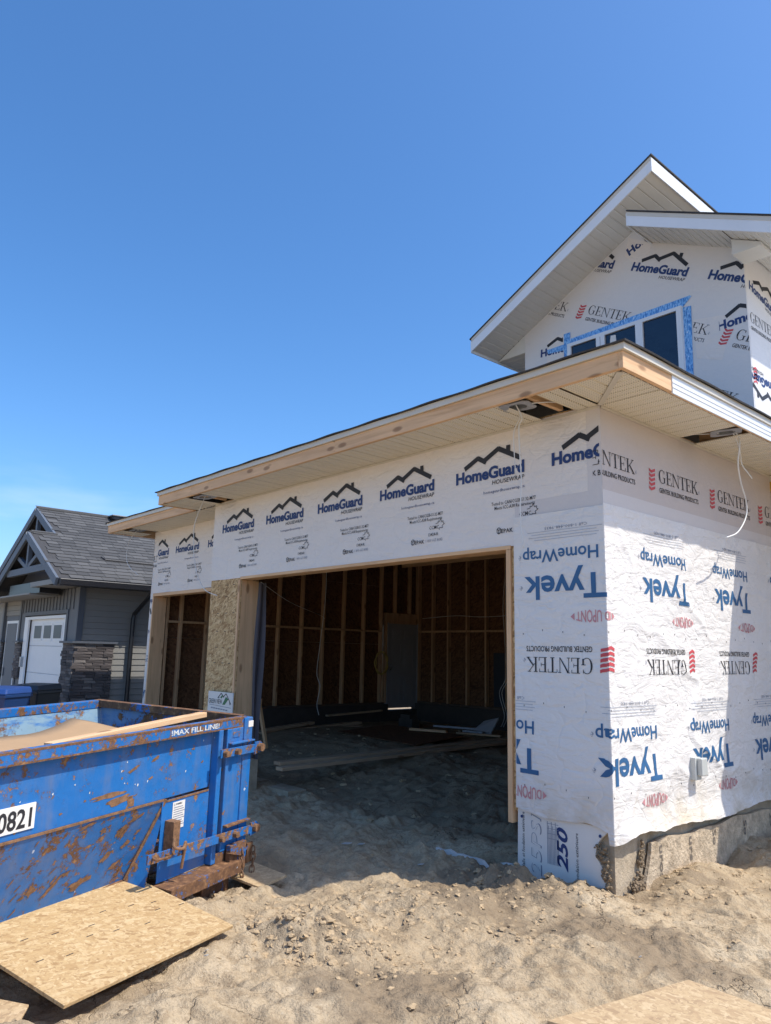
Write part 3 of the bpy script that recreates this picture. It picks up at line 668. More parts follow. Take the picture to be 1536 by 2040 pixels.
# ---- soffits, fascia, drip edge, roof
def soffit_panel(l0, l1, lo, hi, axis, z, mat='soffit', parent=H, xf=None):
    """ribbed strip; runs along eave axis 0=x 1=y from l0 to l1, across from lo(l) to hi(l)"""
    ls = [l0]; n = max(1, round((l1-l0)/.1)); st = (l1-l0)/n; prof = [(l0+.0005, 0.0)]
    for k in range(n):
        a = l0+k*st; prof += [(a+.003, .009), (a+.013, .009), (a+.018, 0), (a+st-.0005, 0)]
    mb = MB()
    for (a, ha) in prof:
        for c in (lo(a), hi(a)): mb.v.append((a, c, z+ha) if axis == 0 else (c, a, z+ha))
    for i in range(len(prof)-1): mb.f.append((2*i, 2*i+1, 2*i+3, 2*i+2))
    if xf: mb.v = [xf(p) for p in mb.v]
    return mb.build('soffit_panel', mat, parent)
OX, OY = .517, -.546
def strip(a, b, w=.3, skip=()):
    out = []; l = a
    while l < b-.02:
        e = min(l+w, b); out.append((l, e)); l = e
    return [s for s in out if not any(s[0] < k[1]-.02 and s[1] > k[0]+.02 for k in skip)]
fx = lambda l: -.012; fo = lambda l: OY+.01
for a, b in [(-6.48, -6.10), ] + strip(-6.10, -5.80, .3) + strip(-5.42, -.53, .3) + strip(-.20, 0.0, .2): soffit_panel(a, b, fo, fx, 0, ZS)
for a, b in strip(0.02, OX-.01, .25): soffit_panel(a, b, fo, lambda l: -l*1.056-.02, 0, ZS)
for a, b in strip(OY+.02, 0.0, .26): soffit_panel(a, b, lambda l: -l/1.056+.02, lambda l: OX-.01, 1, ZS)
for a, b in strip(0.0, 1.25, .313) + strip(1.53, 3.2, .3): soffit_panel(a, b, lambda l: .012, lambda l: OX-.01, 1, ZS)
for a, b in strip(-9.58, -9.15, .215) + strip(-8.80, -5.98, .3): soffit_panel(a, b, lambda l: -.0+.01, lambda l: .533, 0, ZS)
part('soffit_trim', 'drip', -5.97, 0, -.016, -.0115, ZS-.022, ZS-.003); part('soffit_trim', 'drip', .0125, .017, 0.0, 3.2, ZS-.022, ZS-.003)
MB().prism([(.01, -.04, ZS-.004), (.035, -.01, ZS-.004), (OX-.005, OY+.035, ZS-.004), (OX-.035, OY+.005, ZS-.004)], (0, 0, -.006)).build('mitre_trim', 'drip', H)
# fascia boards (separate lengths)
FT = ZS+.118
for a, b in ((-6.49, -5.58), (-5.578, -2.6), (-2.598, OX+.002)): part('fascia_board', 'lumx', a, b, OY-.038, OY, ZS-.006, FT, bev=.003)
part('fascia_board', 'lumy', OX+.002, OX+.038, OY-.036, .083, ZS-.005, FT, bev=.003); part('fascia_board', 'lumy', OX+.001, OX+.034, .085, 6.8, ZS-.005, FT)
part('fascia_board', 'lumy', -6.526, -6.492, OY-.036, -.06, ZS-.005, FT, bev=.003)
for a, b in ((-9.60, -8.2), (-8.198, -6.53)): part('fascia_board', 'lumx', a, b, -.045, -.007, ZS-.006, FT, bev=.003)
part('fascia_board', 'lumy', -9.64, -9.602, -.043, 6.8, ZS-.005, FT)
MB().box(OX+.035, OX+.046, .08, 6.8, ZS-.02, FT+.0).box(OX+.046, OX+.050, .08, 6.8, ZS+.022, ZS+.028).box(OX+.046, OX+.050, .08, 6.8, ZS+.060, ZS+.066).build('fascia_cover', 'white', H)
part('drip_edge', 'drip', -6.54, OX+.06, OY-.058, OY-.02, FT+.001, FT+.052); part('drip_edge', 'drip', OX+.02, OX+.062, OY-.060, 6.8, FT+.002, FT+.053)
part('drip_edge', 'drip', -9.66, -6.5, -.066, -.02, FT+.001, FT+.052); part('drip_edge', 'drip', -9.662, -9.62, -.064, 6.8, FT+.002, FT+.053); part('drip_edge', 'drip', -6.545, -6.51, OY-.05, -.07, FT+.002, FT+.053)
def roof_mesh():
    xs = np.array(sorted(set(list(np.linspace(-9.69, -6.57, 24))+list(np.linspace(-6.57, .60, 60))))); ys = np.array(sorted(set(list(np.linspace(-.625, -.085, 6))+list(np.linspace(-.085, 9, 60)))))
    mb = MB(); idx = {}
    def hz(x, y):
        h1 = min(x+6.57, .60-x, y+.625) if x >= -6.571 else -1; h2 = min(x+9.69, .60-x, y+.085, 9-y) if y >= -.086 else -1
        return FT+.050+.36*max(h1, h2, 0)+.004*math.sin(x*9)*math.sin(y*7)
    def vid(i, j):
        if (i, j) not in idx: idx[(i, j)] = len(mb.v); mb.v.append((xs[i], ys[j], hz(xs[i], ys[j])))
        return idx[(i, j)]
    for i in range(len(xs)-1):
        for j in range(len(ys)-1):
            if xs[i] < -6.571 and ys[j] < -.086: continue
            if -3.0 < xs[i] and xs[i+1] < -.05 and ys[j] > 3.1: continue
            mb.f.append((vid(i, j), vid(i+1, j), vid(i+1, j+1), vid(i, j+1)))
    o = mb.build('roof', 'shingle', H); md = o.modifiers.new('s', 'SOLIDIFY'); md.thickness = .012; md.offset = 1
roof_mesh()
# light mounts hanging in the soffit openings
def mount(x, y, z, rz, cross=False):
    mb = MB(); n = 20
    ring = [(.075*math.cos(2*math.pi*k/n), .075*math.sin(2*math.pi*k/n)) for k in range(n)]
    sq = []
    for c, s in ring:
        t = .125/max(abs(c), abs(s)); sq.append((c*t, s*t))
    for zz in (0, .006): mb.v += [(a, b, zz) for a, b in ring]+[(a, b, zz) for a, b in sq]
    for k in range(n):
        j = (k+1) % n; mb.f += [(k, j, n+j, n+k), (2*n+k, 2*n+j, 3*n+j, 3*n+k), (k, j, 2*n+j, 2*n+k), (n+k, n+j, 3*n+j, 3*n+k)]
    o = mb.build('light_mount', 'steel', H); o.location = (x, y, z); o.rotation_euler = (R(4), R(-3), rz)
    MB().tube([(0, 0, .006), (0, 0, .12)], .078, 20, False).build('light_can', 'steel', o)
mount(-.48, -.40, ZS+.004, R(15)); mount(.36, 1.40, ZS+.006, R(25)); mount(-5.62, -.36, ZS+.01, R(10)); mount(-8.98, .22, ZS+.01, R(8))
for x0, x1, y0, y1 in ((-.36, -.32, OY, 0), (-.15, -.11, OY, 0), (-5.70, -5.66, OY, 0), (-9.0, -8.96, 0, .5)): part('rafter_tail', 'lumy', x0, x1, y0+.002, y1-.02, ZS+.03, ZS+.13)
part('rafter_tail', 'lumx', .02, OX-.002, 1.27, 1.31, ZS+.03, ZS+.13); part('rafter_tail', 'lumx', .02, OX-.002, 1.62, 1.66, ZS+.03, ZS+.13)
# ---- upper storey
YG = 2.97
def fl(x): return 5.744+.502*(x+3.467)            # underside of left shed roof
def fr(x): return 6.575-.494*(x+1.047)             # underside of right shed roof
poly = [(-2.99, 3.6), (0, 3.6), (0, fr(0)+.01), (-1.15, fr(-1.15)+.01), (-1.15, fl(-1.15)+.01), (-2.99, fl(-2.99)+.01)]
gw = MB().prism([(x, YG, z) for x, z in poly], (0, .02, 0)).build('house_wrap', 'wrap3', H)
part('house_wrap', 'wrap3', -.02, .002, YG+.021, 9, 3.6, fr(0)+.02); part('house_wrap', 'wrap3', -2.992, -2.97, YG+.021, 9, 3.6, fl(-2.99)+.02)
part('house_wrap', 'wrap3', -1.17, -1.15, YG+.022, 9, fr(-1.15)-.1, fl(-1.15)+.02)
fg = lambda u, v, l: np.stack([u, YG-.003-l+0*u, v], 1)
A = -math.atan(.50)
top = [((-2.99, fl(-2.99)), (-.502, 1.0)), ]
CG = (-2.98, -.003, 4.6, 7.0, ((-2.99, fl(-2.99)-.02), (-.502, 1.0)))
for u, v in ((-1.345, 6.33), (-.405, 5.86), (-2.29, 6.80)): homeguard(False).rot(A).move(u, v).place(fg, gw, CG)
for u, v, c in ((-1.99, 5.975, CG), (-2.89, 6.42, CG), (-1.045, 5.50, (-.60, -.01, 4.6, 7)), (-.16, 5.05, CG), (-.78, 4.62, (-.60, -.01, 4.3, 7))): gentek(.66, .115).rot(A-.02).move(u, v).place(fg, gw, c)
homeguard(False).rot(R(-4)).move(-2.726, 5.592).place(fg, gw, (-2.98, -2.36, 4.6, 6.9)); homeguard(False).rot(R(22)).move(-1.36, 6.53).place(fg, gw, (-2.9, -1.03, 6.4, 6.86, ((-1.05, fr(-1.05)-.03), (.494, 1.0))))
homeguard(False).rot(R(3)).move(-.33, 5.20).place(fg, gw, (-.31, -.005, 5.0, 5.7))
fR = lambda u, v, l: np.stack([.0045+l+0*u, YG+u, v], 1)
rw = [o for o in H.children if o.name.startswith('house_wrap')][-3]
homeguard(False).rot(A*.3).move(.08, 5.62).place(fR, rw, (0, 3, 4.4, 6)); gentek(.66, .12).move(.05, 5.22).place(fR, rw, (0, 3, 4.4, 6)); homeguard(False).flip().move(.72, 4.63).place(fR, rw, (0, 3, 4.2, 6)); gentek(.66, .12, red='red').flip().move(-.02, 4.62).place(fR, rw, (0.0, 3, 4.3, 6))
# small patches and seams of film
for pts in ([(-2.6, 5.78), (-2.33, 5.84), (-2.37, 5.35), (-2.64, 5.33)], [(-.60, 5.42), (-.15, 5.35), (-.30, 4.85), (-.58, 4.95)], [(-1.36, 6.78), (-1.06, 6.58), (-1.10, 6.38), (-1.30, 6.40), (-1.42, 6.55)]):
    MB().prism([(x, YG-.0022, z) for x, z in pts], (0, .001, 0)).build('wrap_patch', 'wrap', H)
# window band
win = empty('window'); win.parent = H
wz0, wz1 = 4.62, 5.622
part('window_frame', 'white', -2.266, -.712, YG-.055, YG-.004, wz1-.045, wz1, parent=win); part('window_frame', 'white', -2.266, -.712, YG-.055, YG-.004, wz0, wz0+.045, parent=win)
for a, b in ((-2.266, -2.212), (-1.835, -1.715), (-1.292, -1.197), (-.772, -.712)): part('window_frame', 'white', a, b, YG-.056, YG-.0045, wz0+.046, wz1-.046, parent=win)
for a, b in ((-2.212, -1.835), (-1.715, -1.292), (-1.197, -.772)): part('pane', 'glass', a, b, YG-.030, YG-.022, wz0+.045, wz1-.045, parent=win)
part('mullion_seam', 'black', -1.777, -1.773, YG-.0575, YG-.0562, wz0+.05, wz1-.05, parent=win)
for x, z in ((-2.12, 5.28), (-1.66, 5.40)): MB().prism([(x, YG-.0315, z), (x+.10, YG-.0315, z+.0), (x+.09, YG-.0315, z+.14), (x+.02, YG-.0315, z+.15)], (0, .001, 0)).build('pane_sticker', 'foam', win)
def tapemat():
    m = MT('blue_flashing_tape'); c = m.co(scale=(1, 1, 1))
    a = m.noise(m.co(scale=(60, 60, 22), rot=(0, .6, 0)), 1.0, 3, .7)
    col = m.ramp(a, [(.40, (.05, .20, .55)), (.5, (.16, .42, .80)), (.62, (.30, .56, .88)), (.68, (.75, .82, .9))])
    return m.fin(col, .35, m.bump(a, .3, .003))
MAT['tape'] = tapemat()
for q in ([(-2.345, 5.80), (-2.245, 5.80), (-2.262, 4.5), (-2.35, 4.5)], [(-2.245, 5.63), (-.712, 5.615), (-.60, 5.715), (-.62, 5.73), (-2.244, 5.705)], [(-.712, 5.612), (-.612, 5.60), (-.64, 4.3), (-.72, 4.3)]):
    MB().prism([(x, YG-.0065, z) for x, z in q], (0, .002, 0)).build('flashing_tape', 'tape', H)
MB().prism([(-2.62, YG-.0045, 5.66), (-2.345, YG-.0045, 5.66), (-2.345, YG-.0045, 5.58), (-2.60, YG-.0045, 5.60)], (0, .001, 0)).build('flashing_tape', 'tape', H)
# left shed roof
YF = 2.42
def slab(f, x0, x1, y0, y1, d0, d1, name, mat): return MB().hexa([(x0, y0, f(x0)+d0), (x1, y0, f(x1)+d0), (x1, y1, f(x1)+d0), (x0, y1, f(x0)+d0)], [(x0, y0, f(x0)+d1), (x1, y0, f(x1)+d1), (x1, y1, f(x1)+d1), (x0, y1, f(x0)+d1)]).build(name, mat, H)
slab(fl, -3.467, -.725, YF-.02, YF, -.012, .165, 'fascia_cover', 'white'); slab(fl, -3.469, -.723, YF-.024, YF-.018, .125, .17, 'drip_edge', 'drip')
slab(fl, -3.495, -.705, YF-.034, 9.6, .172, .190, 'roof', 'shingle'); slab(fl, -3.46, -.735, YF+.002, 9.5, .05, .17, 'roof_deck', 'osb_shaded')
part('fascia_cover', 'white', -.733, -.715, YF-.018, 9.5, fl(-.725)-.012, fl(-.725)+.16); part('fascia_cover', 'white', -3.485, -3.467, YF-.018, 9.5, 5.744-.03, 5.744+.14)
def tilted(f, x0, x1, y0, y1, w=.3, mat='soffit_p'):
    sl = math.hypot(1, (f(1)-f(0))); L = (x1-x0)*sl
    for a, b in strip(0, L, w): soffit_panel(a, b, lambda l: y0, lambda l: y1, 0, 0, mat, H, lambda p: (x0+p[0]/sl, p[1], f(x0+p[0]/sl)+p[2]))
tilted(fl, -3.46, -1.16, YF, YG); tilted(fl, -1.16, -.735, YF, 9.4, .25)
MB().prism([(-3.46, YG-.004, 5.735), (-2.985, YG-.004, 5.735), (-2.985, YG-.004, fl(-2.985))], (0, .003, 0)).build('eave_return', 'soffit_p', H)
for a, b in strip(YG, 9.4, .3)[:12]: soffit_panel(a, b, lambda l: -3.466, lambda l: -2.994, 1, 5.735, 'soffit_p')
# right shed roof
slab(fr, -1.047, .56, YF-.02, YF, -.012, .150, 'fascia_cover', 'white'); slab(fr, -1.05, .57, YF-.024, YF-.018, .115, .165, 'drip_edge', 'drip')
slab(fr, -1.05, .585, YF-.034, 9.6, .168, .186, 'roof', 'shingle'); slab(fr, -1.04, .55, YF+.002, 9.5, .05, .165, 'roof_deck', 'osb_shaded')
part('fascia_cover', 'white', -1.062, -1.048, YF-.018, YG, fr(-1.047)-.012, fr(-1.047)+.15); part('fascia_cover', 'white', .55, .568, YF-.018, 9.5, fr(.56)-.012, fr(.56)+.14)
tilted(fr, -1.04, 0.0, YF, YG); tilted(fr, 0.012, .55, YF, 9.4, .27)
MB().hexa([(.004, YG-.30, fr(0)-.19), (.30, YG-.30, fr(.3)-.05), (.30, YG-.006, fr(.3)-.05), (.004, YG-.006, fr(0)-.19)], [(.004, YG-.30, fr(0)-.01), (.30, YG-.30, fr(.3)-.012), (.30, YG-.006, fr(.3)-.012), (.004, YG-.006, fr(0)-.01)]).build('eave_return', 'soffit_p', H)
MB().prism([(-.10, 6.0, 6.05), (.10, 6.0, 6.05), (0, 6.0, 6.35)], (0, .4, 0)).build('roof_vent', 'shingle', H)
# entry on the right, beyond the frame edge: wall, beam and roof whose shade falls on the garage wall
part('house_wrap', 'wrap', .01, 3.0, 3.22, 3.24, .35, 3.36); part('porch_beam', 'beam', -.0, 3.0, 3.195, 3.219, 3.36, 3.46); part('porch_flashing', 'drip', .004, 3.0, 3.185, 3.218, 3.462, 3.525)
part('porch_roof', 'soffit_p', OX+.06, 3.1, 2.565, 6.7, ZS+.0, ZS+.15); part('porch_wall', 'wrap', 2.98, 3.0, 3.245, 6.7, .3, 3.5)

# ---- framing inside the garage
LW, BW = -8.95, 6.765
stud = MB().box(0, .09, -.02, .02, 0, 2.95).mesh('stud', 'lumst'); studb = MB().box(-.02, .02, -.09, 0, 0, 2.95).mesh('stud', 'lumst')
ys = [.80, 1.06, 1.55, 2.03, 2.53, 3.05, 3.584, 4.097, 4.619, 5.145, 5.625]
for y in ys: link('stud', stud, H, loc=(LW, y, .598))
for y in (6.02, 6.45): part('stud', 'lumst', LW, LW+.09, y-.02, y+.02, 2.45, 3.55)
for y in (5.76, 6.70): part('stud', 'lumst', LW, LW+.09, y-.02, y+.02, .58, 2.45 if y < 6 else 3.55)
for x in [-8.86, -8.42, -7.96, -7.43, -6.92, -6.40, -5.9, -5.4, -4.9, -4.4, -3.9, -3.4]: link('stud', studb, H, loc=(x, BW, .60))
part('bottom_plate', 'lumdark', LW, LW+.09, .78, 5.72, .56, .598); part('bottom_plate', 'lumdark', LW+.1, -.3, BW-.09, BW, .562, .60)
part('door_header', 'lumst', LW+.001, LW+.088, 5.80, 6.68, 2.222, 2.448)
for a, b in zip(ys[:-1], ys[1:]): part('blocking', 'lumst', LW+.002, LW+.085, a+.021, b-.021, 2.03+.0, 2.068)
bx = [-8.86, -8.42, -7.96, -7.43, -6.92, -6.40, -5.9, -5.4]
for a, b in zip(bx[:-1], bx[1:]): part('blocking', 'lumst', a+.021, b-.021, BW-.085, BW-.002, 2.06, 2.098)
for a, b in ((.56, 1.77), (1.773, 2.99), (2.993, 4.21), (4.213, 5.74)):
    for z0, z1 in ((.56, 1.78), (1.783, 3.0), (3.003, 3.56)): part('wall_sheathing', 'osb_shaded', LW-.012, LW-.001, a, b, z0, z1)
part('wall_sheathing', 'osb_shaded', LW-.012, LW-.001, 5.743, 6.78, 2.30, 3.56)
part('wall_sheathing', 'osb_shaded', -3.2, -.02, 6.2, 6.21, .56, 3.56)
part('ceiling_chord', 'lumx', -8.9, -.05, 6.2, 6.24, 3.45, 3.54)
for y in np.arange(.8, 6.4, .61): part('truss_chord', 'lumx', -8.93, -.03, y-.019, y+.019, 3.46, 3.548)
part('wall_sheathing', 'osb_shaded', -.145, -.10, 6.3, 6.31, .5, 3.5)
ri = MB().box(-.155, -.0125, -.02, .02, .442, 3.5).mesh('stud', 'lumz')
for y in np.arange(.5, 6.4, .52): link('stud', ri, H, loc=(0, y, 0))
for x in np.arange(-5.5, -.5, .52): part('cripple_stud', 'lumz', x-.02, x+.02, .125, .165, 2.52, 3.45)
MAT['membrane'] = plain('dark_membrane', (.02, .028, .04), .5, .1); part('membrane', 'membrane', -6.78, -6.43, BW-.004, BW-.0005, .61, 1.65)
# man door with six raised panels
d = empty('man_door'); d.parent = H
part('door_leaf', 'doorgrey', LW+.045, LW+.085, 5.81, 6.655, .475, 2.228, parent=d)
for y0, y1 in ((5.92, 6.18), (6.28, 6.54)):
    for z0, z1 in ((.62, 1.13), (1.30, 1.80), (1.90, 2.10)):
        m = MB()
        for a, b, c, e in ((y0, y0+.014, z0, z1), (y1-.014, y1, z0, z1), (y0+.014, y1-.014, z0, z0+.014), (y0+.014, y1-.014, z1-.014, z1)): m.box(LW+.0855, LW+.094, a, b, c, e)
        m.box(LW+.0855, LW+.091, y0+.05, y1-.05, z0+.05, z1-.05).build('door_panel', 'doorgrey', d)
for z in (1.40, 1.27): MB().tube([(LW+.085, 5.875, z), (LW+.12, 5.875, z), (LW+.15, 5.875, z)], [.012, .016, .026], 12).build('door_knob', 'steel', d)
part('door_frame', 'doorgrey', LW+.0, LW+.10, 5.785, 5.808, .40, 2.24, parent=d); part('door_frame', 'doorgrey', LW+.0, LW+.10, 6.657, 6.68, .40, 2.24, parent=d)

# ================================================================ loose things in and around the garage
def rope(name, pts, r, mat, label, cat, group=None, k=6):
    o = MB().tube(spline(pts, k), r, 6).build(name, mat, None, True); tag(o, label, cat, group); return o
rope('hanging_cable', [(-.50, -.40, 3.56), (-.556, -.25, 3.50), (-.588, -.25, 3.432), (-.607, -.22, 3.225), (-.61, -.2, 2.975), (-.633, -.19, 2.773), (-.632, -.18, 2.60), (-.62, -.17, 2.45)], .0055, 'cable', 'pale cable dropping from the soffit light opening nearest the garage corner', 'cable')
rope('hanging_cable', [(-.50, -.40, 3.56), (-.576, -.25, 3.52), (-.64, -.25, 3.401), (-.663, -.22, 3.214), (-.659, -.21, 3.05)], .004, 'cable', 'thin short cable curving left beside the longer cable over the front logo', 'cable')
rope('hanging_cable', [(.40, 1.46, 3.56), (.40, 1.56, 3.53), (.40, 1.56, 3.44), (.36, 1.60, 3.30), (.30, 1.78, 3.165), (.26, 1.96, 3.03), (.25, 1.957, 2.887), (.25, 1.765, 2.724), (.25, 1.526, 2.646)], .0065, 'cable', 'thick white cable curling down from the right side soffit opening', 'cable')
rope('hanging_cable', [(.38, 1.50, 3.55), (.32, 1.72, 3.52), (.27, 1.88, 3.47), (.25, 1.949, 3.379), (.25, 2.068, 3.319), (.25, 2.15, 3.281)], .006, 'cable', 'short white cable end poking out right of the thick curling cable', 'cable')
rope('hanging_cable', [(-.36, -.38, 3.545), (-.25, -.25, 3.56), (-.15, -.10, 3.55)], .005, 'cable', 'pale cable running across inside the corner soffit opening', 'cable')
rope('hanging_cable', [(.30, 1.40, 3.55), (.18, 1.38, 3.56), (.06, 1.36, 3.58)], .005, 'cable', 'pale cable running across inside the right side soffit opening', 'cable')
rope('hanging_cable', [(-5.62, -.36, 3.56), (-6.02, -.2, 3.50), (-6.102, -.2, 3.397), (-6.178, -.2, 3.233), (-6.162, -.2, 3.024), (-6.118, -.2, 2.815), (-5.966, -.2, 2.535), (-5.847, -.15, 2.364), (-5.70, -.05, 2.29)], .006, 'cable', 'pale cable looping down past the bare board post at the small bay', 'cable')
rope('hanging_cable', [(-8.98, .22, 3.56), (-9.20, .25, 3.52), (-9.412, .25, 3.387), (-9.464, .25, 3.13), (-9.301, .25, 2.945), (-9.12, .35, 2.80)], .005, 'cable', 'thin cable bowing out at the far left corner of the garage eave', 'cable')
rope('stretched_wire', [(-5.14, .25, 2.46), (-6.0, 1.3, 2.30), (-7.4, 2.9, 2.22), (-8.80, 4.06, 2.24)], .004, 'cable', 'thin wire slanting from the left jamb to a wall stud', 'wire')
rope('hanging_wire', [(-8.78, 4.05, 3.4), (-8.76, 4.03, 2.6), (-8.74, 3.92, 1.7), (-8.72, 3.86, 1.2), (-8.70, 3.93, .95), (-8.68, 3.86, .62), (-8.66, 3.90, .42)], .006, 'cable', 'twisted wire hanging in front of the left wall studs', 'wire')
cp = [(-8.79+.01*math.sin(5*t), 3.97+(.12+.01*math.sin(7*t))*math.cos(t), 3.28+.12*math.sin(t)) for t in np.linspace(0, 19, 60)]
rope('wire_coil', cp, .006, 'cable', 'small coil of pale wire high on the left wall studs', 'wire', k=1)
MAT['ycord'] = plain('yellow_cord', (.42, .30, .08), .6, .1)
cp = [(-8.83+.015*math.sin(3.3*t), 5.60+(.17+.02*math.sin(2.7*t))*math.cos(t), 1.40+(.22+.02*math.sin(1.9*t))*math.sin(t)) for t in np.linspace(0, 38, 150)]
rope('extension_cord', cp, .008, 'ycord', 'yellow extension cord coiled on the stud beside the grey door', 'cord', k=1)
for kx, dy in ((-6.30, 0), (-6.36, .05)): rope('hanging_wire', [(kx, 6.6+dy, 3.3), (kx-.02, 6.58, 2.6), (kx+.03, 6.57, 1.8), (kx+.06, 6.55, 1.2), (kx-.06, 6.5, .9), (kx+.10, 6.45, .5), (kx+.14, 6.3, .3)], .006, 'cable', 'thin wire hanging by the back wall at the right door jamb' if dy == 0 else 'second thin wire tangled with the one at the right door jamb', 'wire')
rope('stretched_wire', [(-8.7, 6.66, 2.36), (-7.7, 6.65, 2.40), (-6.9, 6.65, 2.36), (-5.5, 6.65, 2.40)], .005, 'cable', 'wire stapled level across the back wall studs', 'wire')
def board(name, a, b, w, t, mat, label, cat='board', group=None, roll=0, sit=0):
    a = Vector(a); b = Vector(b)
    if sit:
        n = 12; gzs = [gz(a.x+(b.x-a.x)*k/n, a.y+(b.y-a.y)*k/n) for k in range(n+1)]; a.z = max(gzs[:7])+sit; b.z = max(gzs[5:])+sit
    d = b-a; L = d.length
    o = MB().box(0, L, -w/2, w/2, 0, t).build(name, mat, None, bev=.003); o.matrix_world = Matrix.Translation(a) @ d.to_track_quat('X', 'Z').to_matrix().to_4x4() @ Matrix.Rotation(roll, 4, 'X')
    return tag(o, label, cat, group)
board('long_board', (-4.70, .36, .075), (-4.70, 4.50, .24), .14, .04, 'lumdx', 'nearer of the two long boards lying across the garage floor', sit=.01)
board('long_board', (-4.90, .46, .08), (-4.93, 4.90, .25), .14, .04, 'lumdx', 'farther of the two long boards lying across the garage floor', sit=.03)
def gmax(pts):
    xs = [p[0] for p in pts]; ys = [p[1] for p in pts]; XX, YY = np.meshgrid(np.linspace(min(xs), max(xs), 30), np.linspace(min(ys), max(ys), 30)); return np.percentile(ground(XX, YY), 93)
def sheet(name, mat, pts, t, label, cat='board', sit=False):
    if sit: zz = gmax(pts)+t; pts = [(x, y, zz+.01*i) for i, (x, y, z) in enumerate(pts)]
    o = MB().hexa([(*p[:2], p[2]-t) for p in pts], pts).build(name, mat, None); return tag(o, label, cat)
MAT['foam_shaded'] = plain('white_foam_shaded', (.42, .42, .44), .6, .1)  # white foam greyed in colour to stand in for the garage shade
sheet('floor_osb_sheet', 'osb_shaded', [(-7.50, 3.45, .20), (-5.25, 3.15, .19), (-5.74, 4.75, .21), (-7.70, 4.85, .22)], .012, 'dark strand board sheet lying flat on the dirt floor in the garage', 'board', True)
zz = gmax([(-7.5, 3.2), (-5.4, 4.8)])+.045; board('short_board', (-6.74, 4.46, zz), (-6.08, 4.69, zz), .09, .04, 'lumx', 'short pale board lying on the strand board sheet in the garage')
for k, (a, b, c) in enumerate((((-8.30, 2.35, .12), (-8.30, 4.6, .20), 'bottom board of the lumber stack along the left garage wall'), ((-8.42, 2.45, .17), (-8.40, 4.7, .25), 'middle board of the lumber stack along the left garage wall'), ((-8.36, 2.5, .215), (-8.45, 3.6, .29), 'top board of the lumber stack along the left garage wall'))): board('stacked_board', a, b, .20 if k == 0 else .14, .045, 'lumdx', c, 'board', 'lumber stack in the garage')
board('tilted_board', (-8.55, 4.0, .40), (-8.45, 5.3, .46), .09, .03, 'lumdx', 'grey board leaning low on the foundation left of the grey door')
cb = MB().box(-8.0, -7.62, 5.35, 5.55, .17, .36); tag(cb.build('concrete_block', 'concrete_shaded', None), 'grey concrete block on the floor below the grey door', 'block'); tag(MB().box(-7.96, -7.70, 5.36, 5.54, .361, .44).build('concrete_block', 'concrete_shaded', None), 'small concrete block set on top of the larger one', 'block')
sheet('foam_strip', 'foam_shaded', [(-7.13, 5.48, .30), (-7.10, 5.40, .30), (-6.25, 5.66, .30), (-6.25, 5.76, .30)], .03, 'long white foam strip on the floor at the back wall', 'foam')
sheet('foam_offcut', 'foam_shaded', [(-6.30, 5.60, .26), (-5.95, 5.70, .26), (-5.98, 5.95, .50), (-6.25, 5.85, .42)], .04, 'crumpled white foam offcut leaning at the back wall by the right jamb', 'foam')
sheet('foam_offcut', 'foam_shaded', [(-6.38, 5.42, .27), (-6.0, 5.52, .27), (-6.03, 5.62, .27), (-6.40, 5.55, .27)], .05, 'small white foam block in front of the crumpled offcut', 'foam')
board('floor_board', (-6.40, 5.30, .215), (-5.6, 5.55, .215), .09, .03, 'lumx', 'pale board on the floor under the white foam pieces')
# sawhorse seen through the small bay
sw = empty('sawhorse', (-7.6, 1.6, .1), 'wooden sawhorse standing inside the small left garage bay', 'sawhorse')
MB().box(-.45, .45, -.05, .05, .68, .76).build('top_beam', 'lumx', sw)
for sx in (-.36, .36):
    for sy in (-1, 1): MB().hexa([(sx-.03, sy*.25-.02, -.08), (sx+.03, sy*.25-.02, -.08), (sx+.03, sy*.25+.02, -.08), (sx-.03, sy*.25+.02, -.08)], [(sx-.03, sy*.06-.02, .68), (sx+.03, sy*.06-.02, .68), (sx+.03, sy*.06+.02, .68), (sx-.03, sy*.06+.02, .68)]).build('leg', 'lumz', sw)
# lot sign leaning on the bare post
sg = empty('lot_sign', (-5.46, -.04, .60), 'white sign with green house logo at the foot of the bare board post', 'sign')
sb = MB().box(-.305, .305, -.012, 0, .0, .48).build('sign_board', 'foam', sg)
MAT['green'] = plain('ink_green', (.02, .16, .06), .5, .05)
fS = lambda u, v, l: np.stack([u, -.0135-l+0*u, v], 1)
p = Pr(); p.text('black', 'GREEN VIEW', -.285, .335, .335, .055, .006, 0); p.line('grey_ink', (-.27, .318), (.27, .30), .006); [p.line('grey_ink', (-.22+.06*k, .28-.002*k), (-.17+.06*k, .28-.002*k), .014, 1) for k in range(7)]
for a, b in (((-.06, .405), (.02, .465)), ((.02, .465), (.09, .42)), ((.07, .42), (.14, .465)), ((.14, .465), (.27, .34)), ((-.03, .42), (-.03, .40)), ((.235, .37), (.235, .335))): p.line('black', a, b, .012, int(abs(a[0])*50) % 5)
p.quad('green', [(.0, .415), (.055, .45), (.065, .43), (.03, .40)], 5); p.quad('green', [(.06, .33), (.12, .33), (.20, .40), (.14, .43)], 6); p.place(fS, sb)
